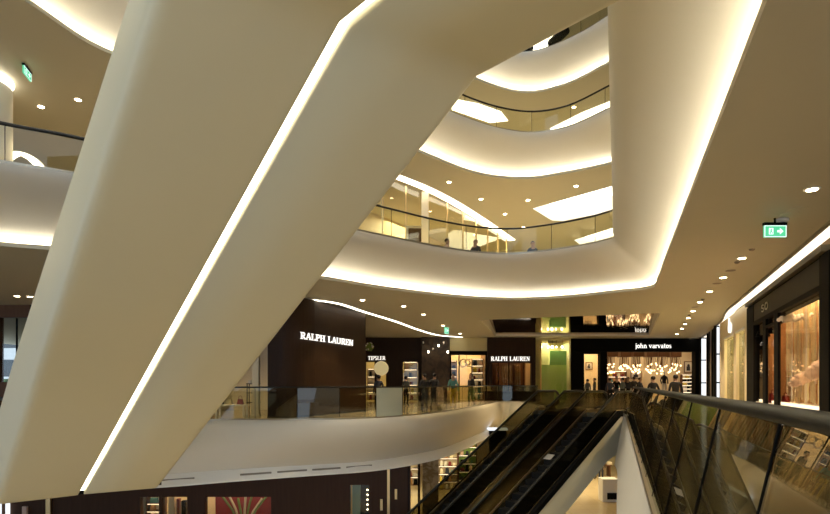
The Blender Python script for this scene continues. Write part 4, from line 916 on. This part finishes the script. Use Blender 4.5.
fluff(801, 379, 16, 12, 16.0, 'pale pink fluffy cloud low in the boutique window, the smaller one', 'pink', 2)
fluff(820, 368, 20, 17, 14.6, 'pale pink fluffy cloud at the right of the boutique window, the larger one', 'pink', 3)
random.seed(3); c = pd(761.5, 370, 20.6); root = thing('coral_ornament', 'white branching coral ornament in the first boutique window', 'ornament', c); mb = MB()
for k in range(26):
    v = Vector((random.uniform(-1, 1), random.uniform(-1, 1), random.uniform(-1, 1))).normalized(); mb.tube([c + v * .05, c + v * .2 + Vector((0, 0, .05)), c + Vector((v.x * .26, v.y * .26, v.z * .36))], .03, 5)
mb.build('branches', M['whitefluff'], root); MB().tube([c - Vector((0, 0, .3)), Vector((c.x, c.y, .64))], .02, 6).build('stem', M['steel'], root)
for k, (x, y, Y) in enumerate([(763, 331, 20.2), (771.5, 327.5, 18.9)]):
    c = pd(x, y, Y); root = thing('hanging_bell', ['black bell lamp hanging in the boutique window, the lower left one', 'black bell lamp hanging in the boutique window, the higher right one'][k], 'bell lamp', c); MB().lathe((c.x, c.y, c.z - .2), [(.24, 0), (.2, .1), (.13, .28), (.05, .38), (.03, .44)], 14).build('bell', M['black'], root, smooth=True); MB().tube([c + Vector((0, 0, .2)), Vector((c.x, c.y, 4.58))], .01, 5).build('cord', M['black'], root)
def bag(x, yb, yt, Y, wpx, label, m):
    p = pd(x, yb, Y); p.z = .642; h = (yb - yt) * Y / 560; ww = wpx * Y / 560 / 2; root = thing('handbag', label, 'handbag', p)
    MB().hexa([p + Vector((a_ * ww, b_ * .1, 0)) for a_, b_ in ((-1, -1), (1, -1), (1, 1), (-1, 1))], [p + Vector((a_ * ww * .85, b_ * .05, h * .75)) for a_, b_ in ((-1, -1), (1, -1), (1, 1), (-1, 1))]).build('body', M[m], root, bevel=.02)
    MB().tube([p + Vector((-ww * .5, 0, h * .73)), p + Vector((-ww * .4, 0, h * .95)), p + Vector((0, 0, h)), p + Vector((ww * .4, 0, h * .95)), p + Vector((ww * .5, 0, h * .73))], .014, 6).build('handle', M[m], root)
bag(773.5, 402.5, 389, 18.5, 8, 'dark red handbag standing in the boutique window between two black posts', 'red'); bag(785.5, 404, 392, 17.1, 6, 'small dark red handbag in the wide boutique window', 'red')
# facade continuing towards the camera, beyond the frame
struct(RW.one(ra(834), ra(834) + 6.0, 0, 4.2, 0, .3).build('wall_50', M['brown']), 'dark wall of the corridor beyond the boutique', 'wall')
# cove band along the right-hand shops
cv = [pz(x, y, 4.56) for x, y in ((690, 338.6), (701, 337.8), (708, 335), (714, 330), (725, 320.5))] + [Vector((sp(x).x - .22, sp(x).y, 4.56)) for x in (735, 750, 780, 810, 850, 900)]
cv = catmull([Vector((p.x, p.y, 4.56)) for p in cv], 5)
band2 = thing('ceiling_light_line', 'broad bright light band in the ceiling along the right-hand shopfronts', 'light line', cv[0].copy())
MB().sweep(cv, [(-.22, 0), (.12, 0), (.12, .03), (-.22, .03)]).build('diffuser', emis('broad_cove', (1, .90, .72), 1.6), band2); MB().sweep(cv, [(.12, -.05), (.17, -.05), (.17, .03), (.12, .03)]).build('trim_edge', M['steel'], band2)
# ------------------------------------------------------------------ second gallery glass shop
g2 = [Vector((-1.4, 24.1, 0)), Vector((-.2, 25.6, 0)), Vector((1.9, 28.2, 0)), Vector((4.7, 32.8, 0)), Vector((6.4, 36.0, 0))]
gp = resample(catmull(g2, 6), 1.6); s9 = thing('storefront', 'curved glass shopfront of the second gallery under a bright light line', 'shopfront', (gp[3].x, gp[3].y, 5.72))
for k in range(len(gp) - 1):
    MB().wallbox(gp[k] + (gp[k + 1] - gp[k]) * .02, gp[k + 1] - (gp[k + 1] - gp[k]) * .02, 5.76, 10.2, .02).build('window_glass', M['shopglass'], s9)
    MB().box((gp[k].x, gp[k].y, 7.98), (.06, .06, 4.5)).build('mullion', M['gold'], s9)
MB().sweep(lift(gp, 5.74), [(-.05, 0), (.05, 0), (.05, .06), (-.05, .06)]).build('sill', M['gold'], s9)
gw = [p + Vector((-3.2, 2.6, 0)) for p in gp]
mb = MB(); mb.loft([lift(gw, 5.72), lift(gw, 10.3)]); struct(mb.build('wall_51', M['cream']), 'pale yellow wall inside the second gallery glass shop', 'wall')
p = pd(415, 243, 26.6); dr = thing('door', 'tall dark brown doorway in the second gallery behind the glass', 'door', (p.x, p.y, 5.72)); MB().box((p.x, p.y, 7.2), (.62, .08, 2.95)).build('leaf', M['brown2'], dr, bevel=.06); MB().box((p.x, p.y + .06, 7.25), (.85, .06, 3.1)).build('frame', M['white'], dr); MB().ball((p.x + .22, p.y - .06, 6.8), .04, 8, 5).build('handle', M['gold'], dr)
col = thing('column', 'pale square column beside the dark doorway on the second gallery', 'column', pd(425, 243, 26.3)); col.location.z = 5.72; p = pd(425, 243, 26.3); MB().box((p.x, p.y, 8.0), (.34, .34, 4.55)).build('shaft', M['cream'], col, bevel=.02); MB().box((p.x, p.y, 5.8), (.42, .42, .15)).build('foot', M['cream'], col)
for k, (x, m) in enumerate([(430, 'black'), (437, 'teal'), (460, 'grey'), (467, 'whitecloth'), (490, 'navy'), (497, 'black'), (503, 'steel'), (509, 'black')]):
    p = pd(x, 243, (26.0 if k < 4 else 33.0) + .9 * (k % 2)); ll = ['black', 'teal', 'grey', 'white', 'navy', 'tall black', 'silver', 'low black']; root = thing('clothes_rail', '%s clothes rail on the second gallery, %s from the dark doorway' % (ll[k], ORD[k]), 'clothes rail', (p.x, p.y, 5.72), 'clothes rails on the second gallery'); hh = 1.45 + .12 * (k % 3)
    if k >= 4: hh += .4
    for s_ in (-.2, .2): MB().box((p.x + s_, p.y, 5.72 + hh / 2), (.03, .03, hh)).build('post', M['steel'], root)
    MB().tube([Vector((p.x - .2, p.y, 5.72 + hh)), Vector((p.x + .2, p.y, 5.72 + hh))], .02, 6).build('rail', M['steel'], root)
    mb = MB()
    for q in range(4): mb.box((p.x - .135 + q * .09, p.y, 5.72 + hh - .42), (.05, .4, .8))
    mb.build('garments', M[m], root, bevel=.015)
area((1.0, 31, 10.15), 5, 3, 260, (1, .90, .60)); area((8, 32, 10.15), 5, 4, 300, (1, .92, .66)); area((14, 33, 15.8), 6, 4, 420, (1, .92, .66)); area((2, 34, 15.8), 10, 4, 520, (1, .92, .66)); area((4, 34, 22.5), 10, 4, 420, (1, .93, .76)); area((-13, 23, 10.15), 5, 4, 160, (1, .88, .6)); area((jX(591, 1.6), 42.6, 4.2), .9, 1.6, 60, (1, .76, .48))  # unseen area lamps added to brighten the upper galleries and a store window
wall('wall_gallery', (-34, 37.8), (42, 37.8), 5.72, 10.3, M['olive'], 'pale olive back wall of the second gallery')
# ------------------------------------------------------------------ ground level
YW = 23.0
def gx(x): return (x - 415) * YW / 560
def gz(y): return E + (384 - y) * YW / 560
GW = Front((0, YW), (1, 0)); gs = thing('storefront', 'dark brown panelled shop wall on the ground level below the curved gallery', 'shopfront', (gx(300), YW, -5.7))
zt = -1.96; zb = -5.7
ops = [(140, 159, 497), (162, 187, 497), (205, 271, 497), (350, 369, 485)]
x = -60
for (a, b, y) in ops:
    GW.one(gx(x), gx(a), zb, zt, 0, .3).build('wall_panel', M['brownlow'], gs); GW.one(gx(a), gx(b), gz(y), zt, 0, .3).build('lintel', M['brownlow'], gs)
    GW.one(gx(a), gx(b), zb, gz(y), .08, .1).build('window_glass', M['shopglass'], gs); x = b
GW.one(gx(x), gx(371), zb, zt, 0, .3).build('wall_panel', M['brownlow'], gs)
for (a, b) in ((371, 387.2), (389.8, 408)): 
    dl = GW.one(gx(a), gx(b), zb, zt, .02, .12).build('door', M['brownlow'], gs, label='dark brown shop door')
GW.one(gx(387.2), gx(389.8), zb, zt - .1, -.04, .12).build('door_post', M['gold'], gs, label='brass strip between the doors')
for xx, y0, y1 in ((381.5, 499, 510), (396, 489, 499)): GW.one(gx(xx) - .05, gx(xx) + .05, gz(y1), gz(y0), -.08, 0).build('handle_plate', M['gold'], gs, label='brass handle plate')
GW.one(gx(407.5), gx(410), zb, zt, -.05, 4).build('end_pier', M['brown'], gs)
mb = MB(); GW.box(mb, gx(130), gx(275), zb, zt, 2.0, 2.1); GW.box(mb, gx(345), gx(372), zb, zt, 1.6, 1.7); struct(mb.build('wall_52', M['cream']), 'back wall of the ground level display windows', 'wall')
area((gx(165), YW + 1.0, -2.1), 2, 1, 40, (1, .78, .45)); area((gx(238), YW + 1.0, -2.1), 2.4, 1, 55, (1, .75, .5)); area((gx(360), YW + .9, -2.1), .6, .8, 12, (.8, .95, 1))
rp = thing('backdrop_screen', 'deep red backdrop panel in a ground level window', 'panel', (gx(238), YW + 1.2, zb)); GW.one(gx(205), gx(271), zb + .1, gz(490), 1.2, 1.25).build('panel', M['redpanel'], rp); GW.one(gx(205), gx(271), zb, zb + .1, 1.1, 1.3).build('base', M['black'], rp)
o = thing('potted_plant', 'plant with long pale leaves before the red backdrop', 'plant', (gx(238), YW + .8, zb)); MB().lathe((gx(238), YW + .75, zb), [(.2, 0), (.28, .5), (.25, .5)], 14).build('pot', M['white'], o)
for k, (x1, y1) in enumerate([(216, 499), (222, 497), (232, 502), (240, 494), (247, 496), (256, 503), (262, 499)]):
    p0 = Vector((gx(238), YW + .75, zb + .48)); p3 = Vector((gx(x1), YW + .7 + .04 * k, gz(y1))); MB().tube([p0, p0.lerp(p3, .5) + Vector((0, 0, .25)), p3], .05, 6).build('leaf', M['cream'] if k % 2 else M['leaf'], o)
shelf_unit(GW, gx(140), gx(158), zb, gz(498), .5, 7, 'cream shelves in the left ground level window', 'cream', .35, 51, goods='left ground window shelves')
for k, (x0, x1, m) in enumerate([(162, 168, 'cream'), (170, 173, 'red'), (175, 179, 'black'), (182, 185, 'whitecloth')]):
    tag(GW.one(gx(x0), gx(x1), zb, gz(500 + 2 * k), .6, .8).build('upright_board', M[m], bevel=.01), '%s upright panel in the second ground level window' % ['cream', 'narrow red', 'black', 'pale cloth'][k], 'panel', 'upright panels in the second window')
o = thing('bottle_display', 'pale teal glass case with a row of tiny lights beside the brown doors', 'display case', (gx(360), YW + .5, zb)); GW.one(gx(351), gx(359), zb, gz(486), .5, .9).build('case', mat('teal_glass', (.25, .42, .38), .25), o); GW.one(gx(359.5), gx(368), zb, gz(487), .5, .9).build('case', M['navy'], o)
for k in range(5): MB().ball((gx(366.5), YW + .47, gz(492 + k * 5)), .03, 6, 4).build('lamp', M['spark'], o)
GW.one(gx(350), gx(351), zb, gz(486), .4, .6).build('frame', M['gold'], o)
for k, (x0, x1, y0, m, l) in enumerate([(-2, 2, 499, 'lightbox', 'pale blue lit strip at the far left on the ground level'), (7.5, 10.5, 499, 'lightbox', 'second pale blue lit strip at the far left on the ground level'), (24, 28.5, 506, 'pink', 'small pink post at the far left on the ground level'), (47.5, 52, 498, 'gold', 'brass post on the ground level dark wall')]):
    tag(GW.one(gx(x0), gx(x1), zb, gz(y0), -.12, -.02).build('wall_strip', M[m]), l, 'strip')
# open shop right of the brown wall
mc = thing('column', 'pale veined marble column on the ground level left of the escalators', 'column', (.75, 28.3, -5.7)); MB().box((.78, 28.5, -3.83), (.8, .8, 3.72)).build('shaft', M['marble'], mc, bevel=.03); MB().box((.78, 28.5, -5.64), (.9, .9, .12)).build('base', M['black'], mc)
tag(MB().box((.20, 28.2, -3.83), (.12, .3, 3.72)).build('door_post', M['brown']), 'slim brown post left of the marble column', 'post')
GB = Front((0, 37.0), (1, 0)); gb = lambda x: (x - 415) * 37 / 560
mb = MB(); GB.box(mb, -4, gb(620), -5.7, -1.96, 10.8, 10.95); struct(mb.build('wall_53', M['cream']), 'pale back wall of the open ground level shop', 'wall')
shelf_unit(GB, gb(438), gb(458), -5.7, -2.6, 0, 6, 'tall lit shelves right of the marble column on the ground level', 'cream', .4, 61, goods='tall ground shelves'); shelf_unit(GB, gb(459), gb(478), -5.7, -2.4, .5, 6, 'second lit shelves by the escalators on the ground level', 'green', .4, 62, goods='second ground shelves'); shelf_unit(GB, gb(407), gb(419), -5.7, -2.8, 1.5, 5, 'lit shelves left of the marble column on the ground level', 'cream', .4, 63, goods='left ground shelves')
area((1.8, 33.5, -2.05), 5, 5, 260, (1, .86, .5)); area((12, 38, -2.05), 8, 8, 520, (1, .82, .5)); area((7, 24, -2.0), .3, .3, 5, (1, .82, .5))
ct = thing('counter', 'white counter on the ground level under the escalator landing', 'counter', pz(611, 502, -5.7)); p = pz(611, 502, -5.7); MB().box((p.x, p.y + .4, -5.03), (.98, .8, 1.34)).build('body', M['white'], ct, bevel=.02); MB().box((p.x + .1, p.y - .02, -5.35), (.66, .1, .38)).build('drawer', M['black'], ct, label='black drawer front')
t = thing('display_table', 'long wooden display table behind the white counter on the ground level', 'table', (13.8, 42.4, -5.7)); MB().box((13.9, 42.4, -4.85), (1.7, .8, .07)).build('table_top', M['brown2'], t)
for sx in (-.75, .75): MB().box((13.9 + sx, 42.4, -5.3), (.08, .7, .82)).build('leg', M['brown2'], t)
for k, (x, m) in enumerate([(13.3, 'whitecloth'), (13.75, 'red'), (14.3, 'cream')]): tag(MB().box((x + .4, 42.4, -4.715), (.34, .4, .2)).build('folded_clothes', M[m], bevel=.03), '%s folded clothes on the long wooden display table' % ['white', 'red', 'beige'][k], 'clothes', 'clothes on the display table')
shelf_unit(GB, gb(596) + .4, gb(619) + .6, -5.7, -2.9, 8.0, 5, 'lit wall shelves at the back of the ground level shop', 'cream', .4, 64, goods='ground back shelves')
t = thing('counter', 'white-topped counter on the ground level seen through the escalator glass', 'counter', (3.4, 26.6, -5.7)); 
c = pd(497.5, 430, 34.0); t.location = (c.x, c.y, -5.7); MB().box((c.x, c.y, (c.z - 5.7) / 2), (1.0, .5, c.z + 5.7)).build('body', M['black'], t); MB().box((c.x, c.y, c.z + .06), (1.15, .6, .14)).build('glow_top', M['lightbox'], t)  # white top is no lamp, its brightness is put in as emission
# ------------------------------------------------------------------ window with daylight, far left
wl = struct(MB().wallbox((-40, 23.6), (-17.55, 23.6), 0, 4.6, .3).wallbox((-17.55, 23.6), (-16.15, 23.6), 4.08, 4.6, .3).wallbox((-17.55, 23.6), (-16.15, 23.6), 0, 1.35, .3).build('wall_window', M['brown2']), 'dark wall with the daylight window, far left', 'wall')
wd = bpy.data.objects.new('window_1', None); C.objects.link(wd); wd.location = (-16.8, 23.6, 1.35); struct(wd, 'window to the street at the far left', 'window')
MB().wallbox((-17.55, 23.7), (-16.15, 23.7), 1.35, 4.08, .02).build('pane', M['shopglass'], wd); MB().box((-16.85, 23.7, 2.7), (.05, .06, 2.7)).build('window_frame', M['black'], wd)
struct(MB().box((-15.95, 23.7, 2.3), (.42, .4, 4.58)).build('trim_40', M['black']), 'black post right of the daylight window', 'post'); struct(MB().wallbox((-15.75, 23.6), (-9, 25.5), 0, 4.6, .3).build('wall_window_right', M['brown2']), 'dark wall between the window post and the overhead escalator', 'wall')
bd = thing('building', 'pale blue-grey building across the street seen through the far left window', 'building', (-62, 76, -3))
for k in range(5): 
    z0 = -3 + k * 3.8; MB().box((-58, 76, z0 + .7), (36, 3, 1.5)).build('balcony_band', M['extwall'], bd); MB().box((-58, 77, z0 + 2.6), (36, 1.4, 2.3)).build('window_band', M['extglass'], bd)
o = thing('hedge', 'green hedge outside the far left window', 'hedge', (-33, 46, -1)); random.seed(9); mb = MB()
for k in range(26): mb.ball((-40 + k * .55, 46 + random.uniform(-.4, .4), 1.0 + random.uniform(-.3, .4)), .75, 8, 6, lump=.35)
mb.build('foliage', M['hedge'], o); MB().box((-33, 46, -.4), (15, .5, 1.4)).build('planter', M['extwall'], o)
#@@PEOPLE
# ------------------------------------------------------------------ people
def person(x, y, z0, h, face, label, top, legs, pose='stand', hair='hair'):
    s = h / 1.75; V = []; Ed = []; R = []; Lb = []
    def add(p, r, par, lab):
        V.append(Vector(p)); R.append(r); Lb.append(lab)
        if par is not None: Ed.append((par, len(V) - 1))
        return len(V) - 1
    pel = add((0, 0, .95), .135, None, 'l'); sp_ = add((0, .005, 1.10), .125, pel, 't'); ch = add((0, .0, 1.30), .145, sp_, 't'); up = add((0, -.01, 1.42), .10, ch, 't')
    nk = add((0, .0, 1.50), .055, up, 's'); hb = add((0, .015, 1.58), .078, nk, 's'); ht = add((0, .015, 1.68), .092, hb, 's'); add((0, .01, 1.735), .06, ht, 's')
    add((0, .115, 1.625), .014, hb, 's')
    for sd in (-1, 1): add((sd * .095, .0, 1.63), .016, ht, 's')
    for sd in (-1, 1):
        f = {'stand': 0, 'walk': .17 * sd, 'lean': .05 * sd}[pose]
        hp = add((sd * .09, 0, .88), .105, pel, 'l'); kn = add((sd * .10, .03 + f * .7, .50), .066, hp, 'l'); an = add((sd * .11, -.03 + f * (1.2 if f > 0 else 1.5), .10 + (.05 if f < 0 else 0)), .045, kn, 'l'); add((sd * .12, .13 + f * 1.2, .045 + (.0 if f < 0 else 0)), .042, an, 'b')
        g = -f * .8; sh = add((sd * .175, -.01, 1.405), .068, up, 't'); el = add((sd * .245, -.03 + g * .6, 1.13), .05, sh, 't')
        if pose == 'lean': wr = add((sd * .20, .20, 1.06), .034, el, 't'); dv = Vector((-.15 * sd, .95, -.1))
        else: wr = add((sd * .26, .03 + g * 1.4, .89), .034, el, 't'); dv = Vector((.02 * sd, .18 + g, -1))
        dv.normalize(); pw = V[wr]; pm = add(pw + dv * .07, .034, wr, 's'); across = Vector((0, 1, 0)) if pose != 'lean' else Vector((1, 0, 0)); across = (across - dv * across.dot(dv)).normalized()
        inw = Vector((-sd, 0, 0)) if pose != 'lean' else Vector((0, 0, -1))
        for q, L_ in enumerate((.062, .076, .080, .070)):
            b = pw + dv * .10 + across * ((1.5 - q) * .019); k1 = add(b, .0095, pm, 's'); k2 = add(b + dv * L_ * .55 + inw * .006, .009, k1, 's'); add(b + dv * L_ * .95 + inw * .022, .0075, k2, 's')
        k1 = add(pw + dv * .05 + across * .038 + inw * .012, .011, pm, 's'); add(pw + dv * .095 + across * .052 + inw * .03, .009, k1, 's')
    me = bpy.data.meshes.new('person'); me.from_pydata([v * s for v in V], Ed, []); ob = bpy.data.objects.new('person_source', me); C.objects.link(ob)
    sk = ob.modifiers.new('skin', 'SKIN'); sk.use_smooth_shade = True
    for i, v in enumerate(me.skin_vertices[0].data): v.radius = (R[i] * s * (1.25 if i in (ch, pel) else 1.0), R[i] * s * (.8 if i in (ch, pel, sp_) else 1.0)); v.use_root = (i == 0)
    sb = ob.modifiers.new('sub', 'SUBSURF'); sb.levels = 1; sb.render_levels = 1
    bpy.context.view_layer.update(); dg = bpy.context.evaluated_depsgraph_get(); nm = bpy.data.meshes.new_from_object(ob.evaluated_get(dg)); bpy.data.objects.remove(ob)
    nm.name = 'person'; nm.materials.clear()
    for m in (M['skin'], M[top], M[legs], M['black']): nm.materials.append(m)
    ix = {'s': 0, 't': 1, 'l': 2, 'b': 3}; mid = [((V[a] * .45 + V[b] * .55) * s, ix[Lb[b]]) for a, b in Ed] + [(V[i] * s, ix[Lb[i]]) for i in range(len(V))]
    for p in nm.polygons:
        c = p.center; p.material_index = min(mid, key=lambda q: (q[0] - c).length_squared)[1]; p.use_smooth = True
    zmin = min(v.co.z for v in nm.vertices)
    o = bpy.data.objects.new('person', nm); C.objects.link(o); o.location = (x, y, z0 - zmin + .001); o.rotation_euler = (0, 0, face); tag(o, label, 'person')
    hm = MB(); hm.ball((0, -.012 * s, 1.682 * s), .108 * s, 12, 8, (.94, 1.08, .92)); n = len(hm.v)
    hm.f = [f for f in hm.f if not (sum(hm.v[i].y for i in f) / len(f) > .055 * s and sum(hm.v[i].z for i in f) / len(f) < 1.71 * s)]; hm.mi = [0] * len(hm.f)
    ho = hm.build('hair', M[hair], None, smooth=True); ho.parent = o
    ey = MB()
    for sd in (-1, 1): ey.ball((sd * .034 * s, .098 * s, 1.655 * s), .011 * s, 6, 4)
    eo = ey.build('eyes', M['black'], None); eo.parent = o
    mo = MB().box((0, .096 * s, 1.572 * s), (.045 * s, .012 * s, .010 * s)).build('mouth', M['red'], None); mo.parent = o
    return o
def pp(x, yhead, Y, z0, face, label, top, legs, pose='stand', nm=None):
    h = E + (HZ - yhead) * Y / F - z0; return person((x - 415) * Y / F, Y, z0, max(1.55, min(1.9, h)), face, label, top, legs, pose)
pp(653, 376, 23.5, 0, .2, 'person in black with broad shoulders walking before the black store, the left one', 'blackfab', 'navy', 'walk')
pp(675.5, 374.5, 21.5, 0, -.2, 'person in a dark shirt standing before the black store, nearest the light box', 'blackfab', 'blackfab')
for k, (x, yh, Y, t_, l_, ps) in enumerate([(610, 378, 34, 'navy', 'black', 'stand'), (616.5, 376.5, 36, 'black', 'navy', 'walk'), (622.5, 377.5, 35, 'grey', 'black', 'stand'), (628, 377, 37, 'navy', 'black', 'walk'), (634, 376.5, 35.5, 'blackfab', 'grey', 'stand'), (640, 377.5, 36.5, 'navy', 'black', 'walk')]):
    pp(x, yh, Y, 0, .6 * (k % 3) - .5 + PI * (k % 2), 'dark-clothed person in the group under the chandeliers, %s from the left' % ORD[k], t_, l_, ps)
for k, (x, yh, Y) in enumerate([(587.5, 379, 37.5), (594.5, 378, 38.2)]): pp(x, yh, Y, 0, .4 + k, ['dark-clothed person before the left window of the black store, left of two', 'dark-clothed person before the left window of the black store, right of two'][k], 'grey', 'black')
pp(424.5, 373.2, 27.0, 0, .3, 'person in a wide black jacket at the curved railing, left of the couple', 'blackfab', 'navy'); pp(434.5, 373, 27.6, 0, -.3, 'person in black beside the wide black jacket, right of the couple', 'blackfab', 'blackfab', 'walk')
pp(453, 373.5, 30.0, 0, PI, 'person in a teal top and yellow trousers behind the curved railing', 'teal', 'yellow'); pp(471, 373.3, 31.5, 0, 2.2, 'person in black leaning forward on the right of the curved railing', 'blackfab', 'navy', 'lean'); pp(378.5, 374.8, 27.2, 0, .5, 'person in dark clothes in front of the cream disc', 'navy', 'black'); pp(406, 376, 32.5, 0, -.6, 'person in grey before the lit narrow window shelves', 'grey', 'black')
pp(532.8, 241.2, 23.9, 5.72, PI, 'person in black standing alone at the second gallery glass', 'blackfab', 'navy'); pp(475.5, 239.5, 23.6, 5.72, 2.6, 'person in dark clothes on the second gallery under the light line', 'navy', 'black', 'lean'); pp(447.2, 238.5, 23.5, 5.72, -2, 'person with dark hair on the second gallery, left of the lone figure', 'pink', 'navy'); pp(378, 233.5, 22.8, 5.72, 1.2, 'person of whom only the head shows on the second gallery by the overhead escalator', 'grey', 'navy')
pp(593, 455.5, 41.3, -5.7, 1.0, 'person in black walking on the ground level, the left one', 'blackfab', 'blackfab', 'walk'); pp(601, 453.8, 40.6, -5.7, -.6, 'person in black standing on the ground level, the right one', 'blackfab', 'navy')
#@@CAMERA
# ------------------------------------------------------------------ lamps without fixtures, added for general light
for (x, y) in [(-3, 6), (-9, 7), (1, 12), (-4, 12), (4, 18), (-11, 11), (0, 17)]: spot((x, y, 22.8), 1500, (1, .86, .60), 70, .3)     # unseen high lamps, added so the ground floor bounces warm light
for x, y, zz in [(11, 9, 4.5), (13, 14, 4.5), (9, 5, 4.5), (-6, 30, 4.5), (5, 33, 4.5), (-9, 23, 4.5), (9, 31, 4.5)]: spot((x, y, zz), 420, (1, .76, .45), 130, .1)
for x, y in [(-8, 8), (-2, 10), (3, 15), (-12, 14), (2, 21), (-4, 4)]: spot((x, y, 15.5), 700, (1, .87, .64), 90, .2)  # added in the open void as general light, no lamp hangs here
# ------------------------------------------------------------------ world, camera, view
wld = bpy.data.worlds.new('World'); bpy.context.scene.world = wld; wld.use_nodes = True
bg = wld.node_tree.nodes['Background']; bg.inputs['Color'].default_value = (.66, .80, 1.0, 1); bg.inputs['Strength'].default_value = 1.3
cam = bpy.data.cameras.new('camera'); co = bpy.data.objects.new('camera', cam); C.objects.link(co)
co.location = (0, 0, E); co.rotation_euler = (PI / 2, 0, 0); cam.sensor_width = 36; cam.lens = 36 * F / 830; cam.shift_y = (HZ - 257) / 830; cam.clip_end = 300; cam.clip_start = .05
sc = bpy.context.scene; sc.camera = co; sc.cycles.transparent_max_bounces = 40; sc.cycles.max_bounces = 10; sc.cycles.diffuse_bounces = 5; sc.cycles.sample_clamp_indirect = 6
sc.view_settings.view_transform = 'Standard'; sc.view_settings.look = 'None'; sc.view_settings.gamma = 1; sc.view_settings.use_curve_mapping = False; sc.view_settings.exposure = 0.25
